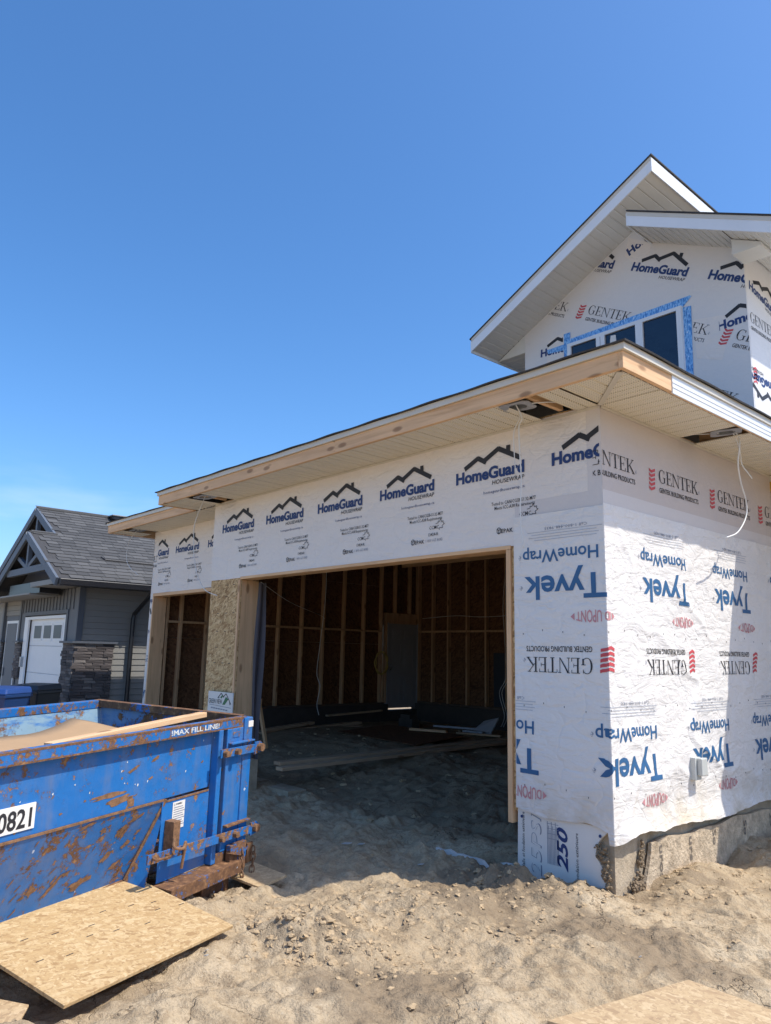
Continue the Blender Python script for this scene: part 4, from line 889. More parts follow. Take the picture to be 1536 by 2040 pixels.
# ================================================================ dumpster
def bluepaint(name, rust=.5, pale=0.0, sc=1.0):
    m = MT(name); c = m.co()
    st = m.co(scale=(6, 6, 1.1))
    a = m.noise(c, 2.6*sc, 6, .68, .6); b = m.noise(c, 11*sc, 5, .7); s_ = m.noise(st, 2.0, 4, .6)
    f = m.noise(c, 1.2, 3)
    blue = m.mix(f, (.012, .120, .37), (.022, .175, .49))
    blue = m.mix(m.math('MULTIPLY', m.ramp(m.noise(c, 26, 4, .7), [(.55, 0.0), (.75, 1.0)]), .35), blue, (.07, .17, .40))
    dusty = m.ramp(m.math('MULTIPLY', s_, m.noise(c, 3.2, 3)), [(.22, 0.0), (.42, 1.0)])
    blue = m.mix(m.math('MULTIPLY', dusty, .5), blue, (.16, .18, .23))
    if pale: blue = m.mix(m.math('MULTIPLY', m.ramp(m.noise(m.co(scale=(1, 1, 4)), 1.6, 5, .65), [(.42, 0.0), (.52, 1.0)]), pale), blue, (.36, .46, .40))
    rv = m.math('ADD', m.math('ADD', m.math('MULTIPLY', a, .55), m.math('MULTIPLY', b, .33)), m.math('MULTIPLY', m.noise(c, 48*sc, 3, .7), .12))
    t = .64-.20*rust
    mask = m.ramp(rv, [(t, 0.0), (t+.022, 1.0)])
    rc = m.ramp(b, [(.3, (.075, .038, .022)), (.55, (.18, .088, .042)), (.75, (.42, .235, .11))])
    halo = m.ramp(rv, [(t-.03, 0.0), (t, .6)])
    col = m.mix(m.math('MULTIPLY', halo, .5), blue, (.05, .055, .09)); col = m.mix(mask, col, rc)
    fl = m.ramp(m.noise(c, 16, 2, .5), [(.76, 0.0), (.79, 1.0)]); col = m.mix(m.math('MULTIPLY', fl, .8), col, (.6, .65, .72))
    rgh = m.math('ADD', m.math('MULTIPLY', mask, .45), .42)
    return m.fin(col, rgh, m.bump(m.math('ADD', m.math('MULTIPLY', mask, -.5), b), .3, .005, m.bump(m.noise(c, 3.2, 3), .5, .03)), spec=.4)
MAT['blue1'] = bluepaint('blue_paint_clean', .36, 0, 1.5); MAT['blue2'] = bluepaint('blue_paint_worn', .56, 0, 2.1); MAT['blue3'] = bluepaint('blue_paint_rusty_rail', .66, 0, 2.6)
MAT['blue_in'] = bluepaint('blue_paint_inside', .46, .6, 1.3); MAT['gate_in'] = bluepaint('gate_inside_worn', .75, .3, 1.4); MAT['rust'] = bluepaint('rusted_steel', 1.05, 0, 2.0)
MAT['rustonly'] = plain('rust', (.21, .11, .055), .85, .7, 30, .5, 70)
D = empty('dumpster', (0, 0, 0), 'rusty blue steel waste container with white number plate beside the garage', 'dumpster')
da = Vector((-.3840, .9230, .0249)).normalized(); db = Vector((-.9225, -.3847, .0320)); db = (db-da*db.dot(da)).normalized(); dc = da.cross(db)
mD = Matrix((da, db, dc)).transposed().to_4x4(); mD.translation = Vector((-2.0, -1.767, 1.106)); D.matrix_world = mD
def dp(name, mat, *a, parent=D, bev=.003): return MB().box(*a).build(name, mat, parent, bev=bev)
L0 = -4.2; WD = 1.61
# top rails
dp('top_rail', 'blue3', L0, -.03, 0, .075, -.066, 0, bev=.006); dp('top_rail', 'blue3', L0, .02, WD-.07, WD, -.066, 0, bev=.006); dp('top_rail', 'blue3', L0, L0+.07, .076, WD-.071, -.066, 0, bev=.006)
# near side: upright panel, then sloping lower panel
def quadsheet(name, mat, pts, t, parent=D):
    P = [Vector(p) for p in pts]; n = (P[1]-P[0]).cross(P[3]-P[0]).normalized()*t
    return MB().hexa(pts, [tuple(p+n) for p in P]).build(name, mat, parent)
dp('side_panel', 'blue1', L0, -.36, .058, .066, -.462, -.064)
quadsheet('side_panel_lower', 'blue2', [(L0, .052, -.470), (-.80, .052, -.470), (-.955, .22, -.955), (L0, .22, -.955)], .008)
dp('side_seam', 'rustonly', L0, -.81, .047, .060, -.474, -.462, bev=0)
quadsheet('side_gusset', 'blue2', [(-.80, .056, -.470), (-.82, .056, -.470), (-.97, .215, -.955), (-.94, .056, -.985)], .006)
MB().tube([(-.81, .046, -.465), (-.965, .20, -.95)], .011, 6).build('gusset_weld', 'rustonly', D)
dp('end_panel', 'blue1', -.835, -.36, .050, .0575, -.985, -.474); dp('end_panel_trim', 'rustonly', -.82, -.37, .046, .052, -.486, -.474, bev=0)
dp('skirt_rail', 'rust', L0, -.955, .20, .24, -.985, -.950)
dp('rail_edge', 'rust', L0, -.03, -.0015, .03, -.0705, -.060, bev=0); dp('rail_edge', 'rust', L0, -.03, -.0012, .02, -.010, .0012, bev=0)
# far side with its pale worn inside, floor, front bulkhead
quadsheet('far_panel', 'blue_in', [(L0, WD-.065, -.066), (.0, WD-.065, -.066), (.0, WD-.30, -.975), (L0, WD-.30, -.975)], .008)
dp('floor', 'rust', L0, 0.0, .20, WD-.28, -.985, -.975); dp('bulkhead', 'blue1', L0, L0+.01, .10, WD-.07, -.975, -.066)
quadsheet('side_panel_inside', 'gate_in', [(L0, .067, -.066), (-.36, .067, -.066), (-.36, .075, -.46), (L0, .075, -.46)], .004)
# gate and corner posts
g = dp('gate', 'gate_in', .012, .04, .02, WD-.01, -1.06, -.012); dp('gate_rail', 'rust', -.02, .045, .076, WD-.01, -.055, .003, parent=g); dp('gate_rib', 'gate_in', -.012, .0115, .02, WD-.05, -.58, -.50, parent=g)
dp('corner_post', 'blue1', -.355, -.305, -.004, .06, -.985, -.067, bev=.006); dp('post_gap', 'rustonly', -.304, -.262, .030, .05, -1.06, -.067)
dp('gate_post', 'blue1', -.261, -.072, -.006, .05, -.92, -.070, bev=.006); dp('gate_post', 'blue1', -.0715, .028, -.016, .06, -.90, -.004, bev=.006)
dp('gate_post_foot', 'rust', -.30, .028, -.0, .06, -1.07, -.921)
dp('post_label', 'blue3', -.20, -.12, -.010, -.0065, -.135, -.095); dp('corner_cap', 'foam', -.03, .03, -.019, -.0165, -.075, -.03, bev=0)
# hinge bars with bolts
def hinge(a0, a1, c, sl, name):
    h = MB().hexa([(a0, -.048, c-.030), (a1-.06, -.048, c-.030+sl), (a1-.06, -.036, c-.030+sl), (a0, -.036, c-.030)], [(a0, -.048, c+.030), (a1-.06, -.048, c+.030+sl), (a1-.06, -.036, c+.030+sl), (a0, -.036, c+.030)]).build(name, 'blue3', D, bev=.002)
    MB().prism([(a1-.062, -.0495, c-.045+sl), (a1+.02, -.0495, c-.035+sl), (a1+.055, -.0495, c+.005+sl), (a1+.01, -.0495, c+.045+sl), (a1-.062, -.0495, c+.045+sl)], (0, .012, 0)).build('hook_plate', 'blue3', h)
    return h
hgA = hinge(-.375, .09, -.225, -.008, 'hinge_bar'); hgB = hinge(-1.04, .10, -.775, -.045, 'hinge_bar')
for a, c, hh in ((-.34, -.225, hgA), (-.20, -.227, hgA), (.085, -.23, hgA), (-.32, -.805, hgB), (-.16, -.81, hgB), (.085, -.815, hgB)):
    MB().tube([(a, -.03, c), (a, -.082, c)], .022 if a < 0 else .030, 10).build('bolt', 'rustonly', hh)
dp('hinge_ledge', 'blue3', -.25, .03, -.046, -.006, -.178, -.166, parent=hgA); dp('hinge_ledge', 'rust', -.25, .03, -.046, -.006, -.752, -.738, parent=hgB)
MB().tube(spline([(-1.0, -.048, -.77), (-1.0, -.085, -.775), (-.9, -.085, -.782), (-.88, -.085, -.782), (-.88, -.048, -.778)], 5), .008, 8).build('handle', 'rust', hgB)
# latch with keeper and sticker
lt = dp('latch', 'rustonly', -.80, -.735, -.03, .049, -.80, -.60); MB().tube(spline([(-.80, -.04, -.70), (-.83, -.07, -.74), (-.77, -.09, -.76), (-.72, -.07, -.74), (-.72, -.05, -.90)], 5), .010, 8).build('latch_hook', 'rustonly', lt)
stk = dp('warning_sticker', 'foam', -.735, -.615, .0465, .0492, -.675, -.500, bev=0); fD = lambda u, v, l: np.stack([u, .0455-l+0*u, v], 1)
p = Pr(); p.text('black', '⚠ WARNING', -.725, -.520, .08, .012, .02, 0, 1)
for k in range(9): p.line('grey_ink', (-.725, -.535-.0145*k), (-.635+.01*(k % 3), -.535-.0145*k), .005)
p.place(fD, stk)
# base beam, foot roller housing, bracket and chain
dp('base_beam', 'rust', -.86, -.12, -.10, .06, -1.075, -.990, bev=.004); dp('roller_housing', 'rust', -.40, -.10, .02, .20, -1.24, -1.08); dp('roller_housing', 'rust', -3.9, -3.6, .2, .35, -1.24, -1.0)
br = dp('chain_bracket', 'rust', -.21, -.02, -.06, -.018, -1.07, -.88); MB().prism([(-.215, -.085, -.93), (-.12, -.085, -.875), (-.03, -.085, -.93), (-.12, -.085, -.96)], (0, .06, 0)).build('bracket_hood', 'rust', br)
dp('chain_lug', 'rust', .03, .10, -.035, -.018, -1.06, -.92, parent=br)
lk = []
for k in range(14):
    t = 2*math.pi*k/14; lk.append((.020*math.cos(t)*(1.55), .018*math.sin(t), 0))
ring = MB().tube([(*q,) for q in lk]+[lk[0]], .0052, 6, False).mesh('chain_link', 'rustonly')
cpts = [Vector(p) for p in spline([(-.10, -.075, -.93), (-.09, -.075, -1.03), (-.06, -.07, -1.14), (-.01, -.07, -1.21), (.04, -.07, -1.17), (.075, -.06, -1.05), (.085, -.05, -.95)], 3)]
ln = [0.0]
for a, b in zip(cpts[:-1], cpts[1:]): ln.append(ln[-1]+(b-a).length)
chn = empty('chain'); chn.parent = D
s_ = 0.0; k = 0
while s_ < ln[-1]:
    i = max(j for j in range(len(ln)-1) if ln[j] <= s_); t = (s_-ln[i])/(ln[i+1]-ln[i]); pos = cpts[i].lerp(cpts[i+1], t); dr = (cpts[i+1]-cpts[i]).normalized()
    o = link('chain_link', ring, chn); o.matrix_local = Matrix.Translation(pos) @ dr.to_track_quat('X', 'Z').to_matrix().to_4x4() @ Matrix.Rotation(R(90)*(k % 2)+.4, 4, 'X'); s_ += .044; k += 1
# number plate and rail lettering
pl = dp('number_plate', 'foam', -2.30, -1.835, .050, .0575, -.425, -.292, bev=0); p = Pr(); p.text('black', '-0821', -2.10, -.408, .243, .098, .022); p.place(lambda u, v, l: np.stack([u, .0485-l+0*u, v], 1), pl)
MAT['paintw'] = plain('white_stencil', (.60, .62, .62), .7, .5, 40, .1)
p = Pr(); p.text('paintw', '!MAX FILL LINE!', -.86, -.050, .50, .034, .02); p.place(lambda u, v, l: np.stack([u, -.0015-l+0*u, v], 1), [o for o in D.children if o.name.startswith('top_rail')][0], name='stencil_lettering')
# painted scuffs: bare rust scars on the lower panel
def scar(name, pts, mat='rustonly', b0=.050):
    def bb(c): return b0 if c > -.468 else .0505+(.47+c)*-.346
    n = len(pts); MB().add([(a, bb(c)-.0012, c) for a, c in pts], [tuple(range(n))]).build(name, mat, D)
def blob(ca, cc, ra, rc, rot, n=18, b0=.057):
    out = []
    for k in range(n):
        t = 2*math.pi*k/n; r = 1+random.uniform(-.45, .35); x, y = ra*r*math.cos(t), rc*r*math.sin(t); out.append((ca+x*math.cos(rot)-y*math.sin(rot), cc+x*math.sin(rot)+y*math.cos(rot)))
    return out
for ca, cc, ra, rc, ro in ((-1.22, -.40, .10, .022, .1), (-1.30, -.355, .13, .018, .05), (-1.12, -.43, .05, .03, .6), (-.93, -.19, .035, .012, .3), (-1.12, -.23, .05, .012, .35), (-1.85, -.33, .03, .008, .3)): scar('rust_scar', blob(ca, cc, ra, rc, ro), 'rustonly', .0575)
for ca, cc, ra, rc, ro in ((-1.14, -.60, .055, .022, .7), (-1.05, -.545, .07, .014, .3), (-1.06, -.70, .04, .02, .6), (-1.20, -.74, .06, .02, .7), (-1.36, -.86, .09, .03, .3), (-1.10, -.82, .05, .015, .5), (-1.72, -.80, .025, .035, .2), (-1.58, -.83, .08, .015, .8), (-1.30, -.56, .025, .02, 0), (-.98, -.64, .03, .012, .6), (-1.45, -.50, .06, .012, .2)): scar('rust_scar', blob(ca, cc, ra, rc, ro))
for k in range(26):
    ca, cc = random.uniform(-2.1, -.98), random.uniform(-.90, -.50); scar('rust_scar', blob(ca, cc, random.uniform(.008, .035), random.uniform(.004, .012), random.uniform(.3, 1.2), 10))
for k in range(14): ca, cc = random.uniform(-2.1, -.42), random.uniform(-.44, -.14); scar('rust_scar', blob(ca, cc, random.uniform(.006, .022), random.uniform(.003, .008), random.uniform(-.2, .8), 10), 'rustonly', .0575)
for k in range(12): ca, cc = random.uniform(-2.0, -.45), random.uniform(-.40, -.12); scar('paint_chip', blob(ca, cc, random.uniform(.004, .010), random.uniform(.003, .006), 1.2, 8), 'paintw', .0575)
# what lies in it
MAT['card'] = plain('cardboard', (.40, .255, .135), .8, .08, 6, .1, 40)
ea = np.array([-2.6, -1.95, -1.40, -1.22, -1.02, -.84, -.62]); ec = np.array([-.12, -.085, -.095, -.085, -.055, -.018, -.10]); eb_ = np.array([1.0, .98, .96, .86, .88, .93, .62])
aa = np.linspace(-2.6, -.62, 26); U, V = np.meshgrid(aa, np.linspace(0, 1, 7))
cB = np.interp(U, ea, eb_)*(1-V)+.14*V; fold = .5+.10*np.sin(U*3.0)
cC = np.interp(U, ea, ec)-.03*np.clip(V/fold, 0, 1)-.22*np.clip((V-fold)/(1-fold), 0, 1)+.010*np.sin(U*13+V*3)*V; cA = U
co = grid_obj('cardboard_sheet', cA, cB, cC, 'card', None, False); co.matrix_world = mD; tag(co, 'bent brown cardboard sheet sticking up inside the blue dumpster', 'cardboard')
md = co.modifiers.new('s', 'SOLIDIFY'); md.thickness = .006
a = mD @ Vector((-1.7, .16, -.045)); b = mD @ Vector((-.30, .20, .005)); board('plank', a, b, .07, .035, 'lumx', 'pale wooden plank resting inside the near rim of the blue dumpster', 'plank')
a = mD @ Vector((-2.9, .8, -.40)); b = mD @ Vector((-.5, .9, -.32)); board('plank', a, b, .14, .03, 'lumdx', 'weathered plank lying deep inside the blue dumpster', 'plank')

# ================================================================ strand board sheets on the ground
def osbsheet(name, pts, t, mat, label, nails=()):
    P = [Vector(p) for p in pts]; n = (P[1]-P[0]).cross(P[3]-P[0]).normalized(); n = n if n.z > 0 else -n
    X = (P[1]-P[0]).normalized(); Yv = n.cross(X); m4 = Matrix((X, Yv, n)).transposed().to_4x4(); m4.translation = P[0]; inv = m4.inverted()
    q = [inv @ p for p in P]; o = MB().hexa([(v.x, v.y, -t) for v in q], [(v.x, v.y, 0) for v in q]).build(name, mat, None, bev=.002); o.matrix_world = m4
    tag(o, label, 'strand board'); return o, m4
A_, B_, C_ = Vector((-.695, -3.478, -.010)), Vector((-1.139, -2.337, -.020)), Vector((-1.825, -2.608, .120))
dirv = (C_-B_).normalized(); W_ = .80
s1, m1 = osbsheet('osb_sheet', [A_, B_, B_+dirv*.98, A_+dirv*.98], .018, 'osb_sheet', 'clean tan strand board sheet leaning against the foot of the dumpster')
st = MB()
for k in range(13):
    x = .12+.085*k+random.uniform(-.02, .02); y = .42+.05*math.sin(k*2.1)+(.12 if k % 2 else -.05); st.box(x, x+.045, y, y+.005, .0003, .0012)
st.build('saw_mark', 'black', s1)
osbsheet('osb_sheet', [(.807, -1.884, .0), (1.85, -1.58, .01), (1.83, -1.02, .02), (1.0165, -.986, .012)], .012, 'osb_worn', 'dusty strand board sheet at the bottom right edge of the picture')
osbsheet('osb_offcut', [(-1.70, -1.80, -.03), (-1.80, -1.50, -.02), (-2.20, -1.53, -.01), (-2.12, -1.84, -.02)], .018, 'osb_worn', 'dark strand board offcut in shade right behind the dumpster chain')
osbsheet('osb_offcut', [(-.72, -3.67, -.05), (-.90, -3.565, -.05), (-1.12, -3.70, -.05), (-.9, -3.85, -.05)], .012, 'osb_worn', 'reddish strand board scrap at the bottom left corner of the picture')
osbsheet('wood_scrap', [(.16, -2.50, -.045), (.10, -2.42, -.04), (-.02, -2.56, -.05), (.05, -2.64, -.05)], .012, 'lumx', 'small pale wood scrap at the bottom edge below the dirt ridge')
MAT['paper'] = plain('paper_scrap', (.48, .46, .43), .7, .1)
for i, (x, y, s) in enumerate(((-2.35, -.55, .07), (-2.25, -.45, .05), (-1.6, -.35, .04), (-.92, -2.65, .02), (-1.0, -2.60, .016), (.75, -1.0, .012))):
    o = MB().prism([(x, y, gz(x, y)+.012), (x+s, y+s*.3, gz(x, y)+.018), (x+s*.8, y+s*1.1, gz(x, y)+.02), (x-s*.2, y+s*.8, gz(x, y)+.012)], (0, 0, .004)).build('paper_scrap', 'paper')
    tag(o, ['larger torn white scrap on the shaded dirt in front of the garage opening', 'smaller torn white scrap beside the larger one on shaded dirt', 'white scrap near the threshold on shaded dirt', 'white chip on sunlit dirt right of the leaning strand board sheet', 'smallest white chip on sunlit dirt by the strand board sheet', 'tiny white chip on the dirt near the bottom right sheet'][i], 'scrap', 'litter on the dirt')
# ================================================================ neighbouring house
NX, NY = -11.24, .16
N = empty('neighbor_house', (NX, NY, 0), 'finished grey house with dark truss gables and white garage door', 'house')
MAT['siding'] = plain('grey_siding', (.215, .208, .195), .55, .06, 4, .02); MAT['bnb'] = plain('blue_grey_batten', (.13, .14, .155), .6, .06, 4, .02); MAT['trim'] = plain('dark_trim', (.085, .095, .115), .55, .08, 4, .02)
MAT['gutter'] = plain('black_gutter', (.012, .012, .015), .35, .05); MAT['timber'] = plain('blue_grey_timber', (.105, .125, .155), .6, .12, 6, .05); MAT['gdoor'] = plain('white_garage_door', (.80, .81, .82), .45, .03); MAT['gglass'] = plain('garage_glass', (.06, .085, .11), .35, .05, spec=.2)
def shmat():
    m = MT('grey_shingle'); c = m.co(rand=True); r = m.n('ShaderNodeObjectInfo').outputs['Random']
    base = m.ramp(r, [(0, (.044, .043, .041)), (.5, (.068, .066, .063)), (1, (.105, .102, .097))]); base = m.mix(m.math('MULTIPLY', m.noise(c, 60, 3), .5), base, (.09, .09, .095))
    return m.fin(base, .9, m.bump(m.noise(c, 90, 2), .4, .004))
MAT['nsh'] = shmat()
def stmat():
    m = MT('ledge_stone'); c = m.co(rand=True); r = m.n('ShaderNodeObjectInfo').outputs['Random']
    base = m.ramp(r, [(0, (.05, .043, .042)), (.6, (.12, .10, .095)), (1, (.24, .21, .19))]); base = m.mix(m.math('MULTIPLY', m.noise(c, 25, 4), .5), base, (.06, .05, .05))
    return m.fin(base, .85, m.bump(m.noise(c, 30, 4), .6, .01))
MAT['stone'] = stmat()
def np_(name, mat, *a, parent=N, bev=0.0): return MB().box(*a).build(name, mat, parent, bev=bev)
# walls
np_('wall_core', 'siding', -6.0, -.03, .12, 6.8, -.3, 2.72)
plank = MB().prism([(0, 0, 0), (.016, 0, .004), (.004, 0, .112), (0, 0, .112)], (0, 6.7, 0)).mesh('siding_board', 'siding')
for k in range(27): link('siding_board', plank, N, loc=(-.028, .10, -.30+.112*k))
np_('corner_trim', 'trim', -.035, .012, -.012, .098, -.3, 2.70); np_('corner_trim', 'bnb', -.16, -.036, -.010, .028, -.3, 2.70)
for x0, x1 in ((-3.46, -.17),):
    np_('batten_panel', 'bnb', x0, x1, .015, .029, 2.30, 2.70)
    for k in range(17): np_('batten', 'bnb', x0+.03+k*.193, x0+.065+k*.193, -.002, .0145, 2.305, 2.70)
np_('lintel_trim', 'trim', -3.20, -.53, -.012, .03, 2.225, 2.30)
np_('jamb_trim', 'trim', -.63, -.53, -.008, .03, -.2, 2.224); np_('wall_strip', 'bnb', -.529, -.17, .012, .03, -.2, 2.295); np_('wall_strip', 'bnb', -3.46, -3.205, .012, .03, -.2, 2.295)
np_('white_casing', 'gdoor', -3.15, -2.90, -.004, .03, -.2, 2.20); np_('white_casing', 'gdoor', -.70, -.635, -.004, .03, -.2, 2.20); np_('white_casing', 'gdoor', -2.898, -.702, -.004, .03, 2.14, 2.20)
gd = empty('garage_door'); gd.parent = N
for z0 in (-.05, .50, 1.05, 1.60): np_('door_section', 'gdoor', -2.895, -.705, .06, .09, z0, z0+.545, parent=gd, bev=.004)
for k in range(4):
    x = -2.40+k*.60; np_('window_surround', 'gdoor', x-.27, x+.27, .052, .0605, 1.70, 2.06, parent=gd, bev=.003); np_('pane', 'gglass', x-.22, x+.22, .048, .0525, 1.75, 2.01, parent=gd)
np_('wall_lamp', 'steel', -3.06, -2.99, -.06, -.0045, 1.15, 1.36)
# left wing with entry door, set level with the front
np_('entry_wall', 'siding', -6.0, -3.47, .02, .028, -.3, 2.70); np_('corner_trim', 'bnb', -3.56, -3.47, -.012, .019, -.3, 2.70)
for k in range(4): np_('entry_siding', 'siding', -4.60, -3.565, -.004, .0195, 2.26+.112*k, 2.365+.112*k)
np_('entry_casing', 'gdoor', -4.45, -3.60, -.006, .0195, -.2, 2.14); np_('entry_door', 'bnb', -4.40, -3.66, -.012, -.0065, -.2, 2.08); np_('entry_lintel', 'trim', -4.48, -3.58, -.010, .0195, 2.145, 2.24); np_('door_lock', 'trim', -4.34, -4.28, -.03, -.0125, .92, 1.10)
np_('entry_post', 'bnb', -4.72, -4.62, -.05, .05, -.2, 2.70)
# ledgestone: every stone its own piece
sv = []
for i in range(5):
    b = MB(); wdt = [.16, .22, .28, .34, .20][i]; hh = [.045, .055, .04, .05, .06][i]
    pts = [(0, .0, .004), (wdt-.006, .0, 0), (wdt-.006, .0, hh-.004), (.0, .0, hh)]; b.hexa([(0, .03, 0), (wdt, .03, 0), (wdt, 0, .003), (0, .0, .0)], [(0, .03, hh), (wdt, .03, hh), (wdt-.01, .004, hh-.006), (.006, -.004, hh)]); sv.append((b.mesh('stone', 'stone'), wdt, hh))
def stonewall(along, x0, x1, fixed, z0, z1):
    z = z0
    while z < z1-.03:
        x = x0-random.uniform(0, .1); h = 0
        while x < x1:
            me, wd, hh = random.choice(sv)
            sx = 1.0
            if x+wd > x1+.02: sx = (x1-x)/wd
            if sx < .15: break
            o = link('stone', me, N)
            if along == 'y': o.location = (fixed+random.uniform(.025, .04), x, z); o.rotation_euler = (0, 0, R(90)); 
            else: o.location = (x, fixed-random.uniform(.03, .05), z)
            o.scale = (sx, 1, .052/hh); x += wd
        z += .053
stonewall('y', .02, .70, .03, .35, 1.66); stonewall('x', -.52, .03, .0, .35, 1.66); stonewall('x', -3.52, -3.18, .0, .9, 1.66); stonewall('x', -4.80, -4.55, .0, .9, 1.66)
np_('stone_backing', 'stone', -.03, .03, .0, .70, -.3, 1.66); np_('stone_backing', 'stone', -.53, -.03, .0, .03, -.3, 1.655)
np_('stone_cap', 'trim', -.62, .10, -.09, .76, 1.66, 1.70); np_('stone_cap', 'trim', -3.60, -3.16, -.09, .03, 1.66, 1.70); np_('stone_cap', 'trim', -4.88, -4.5, -.09, .03, 1.66, 1.70)
# roof: right slope is one plane, lower front gable and taller gable behind it
PIT = .5216; EX = .50; EZ = 2.80
def zr(x): return EZ+PIT*(EX-x)
XR1, XR2 = -1.49, -2.92       # ridges of the two gables (local)
yF, yB = -.61, -.08           # their front faces
def rslab(pts, t, name, mat, parent=N): return MB().hexa([(*p[:2], p[2]-t) for p in pts], pts).build(name, mat, parent)
rb = MB().prism([(EX, yF, zr(EX)), (EX, 7.2, zr(EX)), (XR2, 7.2, zr(XR2)), (XR2, yB, zr(XR2)), (XR1, yB, zr(XR1)), (XR1, yF, zr(XR1))], (0, 0, -.05)); rf = rb.build('roof', 'shingle', N)
XL1 = 2*XR1-EX; XL2 = 2*XR2-EX
rslab([(XR1, yF, zr(XR1)), (XR1, yB+.5, zr(XR1)), (XL1, yB+.5, zr(EX)), (XL1, yF, zr(EX))], .05, 'roof', 'shingle'); rslab([(XR2, yB, zr(XR2)), (XR2, 7.2, zr(XR2)), (XL2, 7.2, zr(EX)), (XL2, yB, zr(EX))], .05, 'roof', 'shingle')
# shingles, one piece each, over the visible slope
sl = math.hypot(1, PIT); sms = []
for wd in (.26, .30, .22, .34): sms.append((MB().hexa([(0, 0, .002), (0, wd-.006, .002), (-.21, wd-.006, .001), (-.21, 0, .001)], [(0, 0, .016), (0, wd-.006, .016), (-.21, wd-.006, .003), (-.21, 0, .003)]).mesh('shingle', 'nsh'), wd))
tilt = math.atan(PIT); row = 0; s_ = 0.0; LT = (EX-XR2)*sl
while s_ < LT-.02:
    x = EX-s_/sl; y = (yF if x > XR1 else yB)-random.uniform(0, .2)
    while y < 2.45:
        me, wd = random.choice(sms)
        if y+wd > (yF if x > XR1 else yB)+.02 and y > (yF if x > XR1 else yB)-.05: link('shingle', me, N, loc=(x, y, zr(x)+.003), rot=(0, tilt, 0))
        y += wd
    s_ += .165
np_('ridge_cap', 'nsh', XR2-.10, XR2+.08, yB, 2.5, zr(XR2)-.02, zr(XR2)+.022); np_('ridge_cap', 'nsh', XR1-.08, XR1+.06, yF, yB+.02, zr(XR1)-.02, zr(XR1)+.020)
vt = np_('roof_vent', 'gutter', XR2+.06, XR2+.34, 1.50, 1.82, zr(XR2+.06)-.05, zr(XR2+.06)+.03, bev=.01); np_('vent_cap', 'siding', XR2+.04, XR2+.36, 1.47, 1.85, zr(XR2+.06)+.0305, zr(XR2+.06)+.06, parent=vt, bev=.008)
MB().tube([(XR1+1.02, .50, zr(XR1+1.02)+.05), (XR1+1.09, .56, zr(XR1+1.09)+.03), (XR1+1.10, 1.7, zr(XR1+1.10)+.03)], .014, 6).build('roof_cable', 'gutter', N)
# gutter, downspout, soffit
np_('gutter', 'gutter', EX-.02, EX+.10, yF+.02, 7.2, EZ-.13, EZ-.012, bev=.012); np_('eave_soffit', 'gutter', -.02, EX-.021, yF+.03, 7.2, 2.70, 2.715)
ds = MB().tube([(EX+.04, 1.15, 2.70), (EX+.03, 1.15, 2.60), (.07, 1.05, 2.25), (.055, 1.04, 2.15), (.055, 1.04, .0)], .042, 8).build('downspout', 'gutter', N)
np_('gutter_return', 'siding', -1.0, EX-.03, yF+.0, yF+.10, 2.70, 2.79)
np_('eave_soffit', 'siding', -1.0, -.021, yF+.11, -.02, 2.701, 2.714); np_('valley_eave', 'gutter', -2.75, -.80, yF+.12, -.1, 2.60, 2.82); np_('eave_soffit', 'siding', -6.0, -1.02, -.60, -.02, 2.57, 2.60)
# truss fronts
def truss(xr, y, drop, hw, name):
    t = empty('truss_front'); t.parent = N; zt = zr(xr)
    def bar(a, b, w, d, nm='truss_bar', yy=0.0):
        a = Vector(a); b = Vector(b); n = Vector((-(b-a).z, 0, (b-a).x)).normalized()*w/2
        MB().prism([(a.x+n.x, y+yy, a.z+n.z), (b.x+n.x, y+yy, b.z+n.z), (b.x-n.x, y+yy, b.z-n.z), (a.x-n.x, y+yy, a.z-n.z)], (0, d, 0)).build(nm, 'timber', t)
    for sg in (1, -1):
        hv = min(hw, XR1-XR2-.02) if (sg > 0 and name == 'b') else hw
        bar((xr-sg*.0, 0, zt-.07), (xr+sg*hv, 0, zt-.07-PIT*hv), .15, .05, 'bargeboard', -.03 if sg > 0 else -.032)
    bz = zt-drop; bw = (drop-.14)/PIT
    bar((xr-bw, 0, bz), (xr+bw, 0, bz), .13, .10, 'collar_beam', .02); bar((xr, 0, zt-.15), (xr, 0, bz+.065), .10, .08, 'king_post', .03)
    for sg in (1, -1): bar((xr+sg*.05, 0, bz+.07), (xr+sg*bw*.52, 0, zt-.16-PIT*bw*.50), .08, .07, 'strut', .035)
    MB().prism([(xr-hw, y+.45, zt-PIT*hw-.08), (xr+hw, y+.45, zt-PIT*hw-.08), (xr, y+.45, zt-.08)], (0, .02, 0)).build('gable_wall', 'trim', t)
truss(XR1, yF, .78, 1.99, 'a'); truss(XR2, yB, 1.0, 3.3, 'b')
for k in range(9): np_('batten', 'bnb', -1.15+k*.12, -1.10+k*.12, yF+.42, yF+.448, 2.84, zr(-1.10+k*.12)-.10)
tag(N, None)

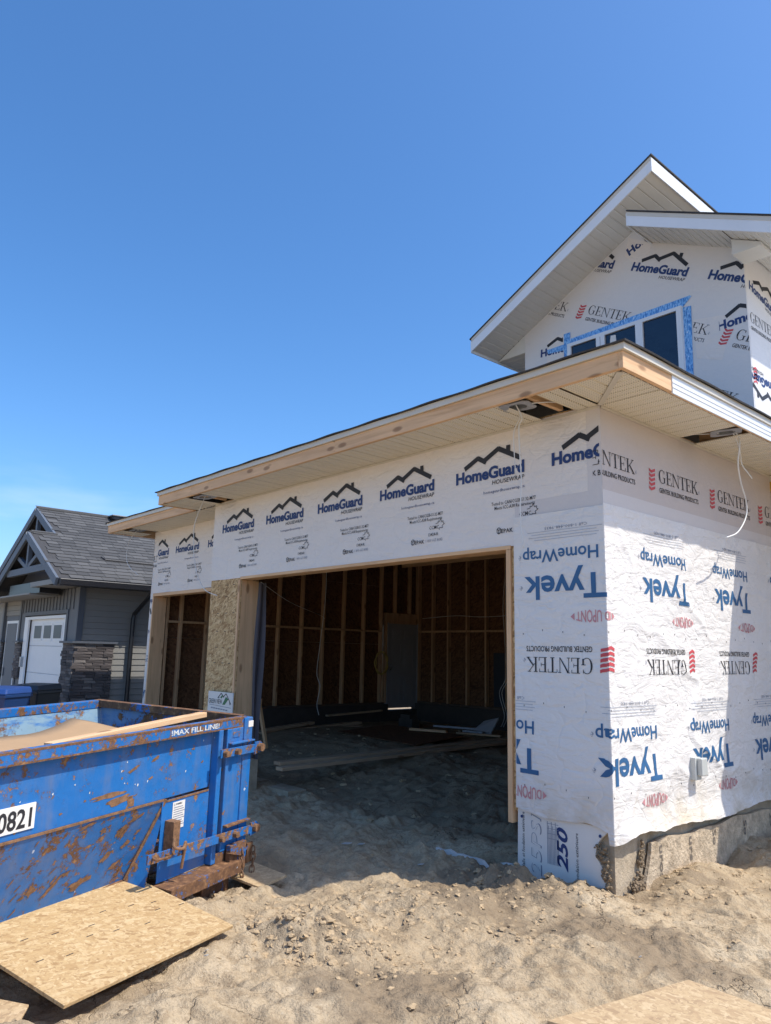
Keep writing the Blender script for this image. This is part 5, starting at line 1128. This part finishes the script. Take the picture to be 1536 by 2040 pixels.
# ================================================================ bins in front of the neighbour
def bin_(x, y, rz, mat, lid, label, sticker=True, h=1.02):
    z0 = gz(x, y); b = empty('wheeled_bin', (x, y, z0), label, 'bin', 'wheeled bins by the neighbour', rz)
    body = MB().hexa([(-.24, -.24, .05), (.24, -.24, .05), (.24, .24, .05), (-.24, .24, .05)], [(-.29, -.31, h-.10), (.29, -.31, h-.10), (.29, .31, h-.10), (-.29, .31, h-.10)]).build('body', mat, b, bev=.02)
    MB().box(-.305, .305, -.325, .325, h-.14, h-.085).build('rim', mat, b, bev=.012)
    MB().hexa([(-.31, -.34, h-.084), (.31, -.34, h-.084), (.31, .33, h-.084), (-.31, .33, h-.084)], [(-.27, -.28, h), (.27, -.28, h), (.27, .31, h+.02), (-.27, .31, h+.02)]).build('lid', lid, b, bev=.02)
    for s in (-1, 1): MB().tube([(s*.22, .27, .10), (s*.28, .27, .10)], .10, 14).build('wheel', 'gutter', b)
    MB().tube([(-.25, .37, h-.10), (.25, .37, h-.10)], .016, 8).build('handle', mat, b)
    if sticker: MB().hexa([(-.14, -.302, h-.36), (.14, -.302, h-.36), (.14, -.290, h-.36), (-.14, -.290, h-.36)], [(-.14, -.322, h-.20), (.14, -.322, h-.20), (.14, -.31, h-.20), (-.14, -.31, h-.20)]).build('sticker', 'foam', b)
    return b
MAT['binblue'] = plain('blue_bin_plastic', (.01, .04, .14), .4, .06); MAT['binlid'] = plain('blue_lid_plastic', (.02, .06, .22), .4, .06); MAT['binblk'] = plain('charcoal_bin_plastic', (.025, .028, .034), .45, .06)
bin_(-9.95, -1.35, R(38), 'binblue', 'binlid', 'blue wheeled bin with white sticker behind the dumpster'); bin_(-10.75, -.62, R(35), 'binblk', 'binblk', 'charcoal wheeled bin with white sticker right of the blue bin')
bin_(-11.6, -2.0, R(20), 'binblk', 'binblk', 'dark wheeled bin cut by the left picture edge above the blue bin', False, 1.12)
# ================================================================ house further down the street
Fh = empty('far_house', (-26.5, 2.6, 0), 'cream house with grey roof at the far left picture edge', 'house')
MAT['cream'] = plain('cream_siding', (.55, .50, .42), .6, .05)
MB().box(-6, 1.0, 0, 8, -.3, 2.5).build('wall', 'cream', Fh)
MB().hexa([(-6.6, -.6, 2.5), (1.6, -.6, 2.5), (1.6, 8.6, 2.5), (-6.6, 8.6, 2.5)], [(-3.2, 1.8, 5.0), (-.8, 1.8, 5.0), (-.8, 6.2, 5.0), (-3.2, 6.2, 5.0)]).build('roof', 'nsh', Fh); MB().box(-6.7, 1.68, -.70, 8.7, 2.36, 2.49).build('gutter', 'gutter', Fh)
MB().box(.998, 1.02, 1.0, 2.2, .9, 2.0).build('window', 'gglass', Fh)
for y in (3.0, 4.2, 5.4): MB().box(1.001, 1.03, y, y+.12, -.2, 2.35).build('wall_batten', 'gdoor', Fh)
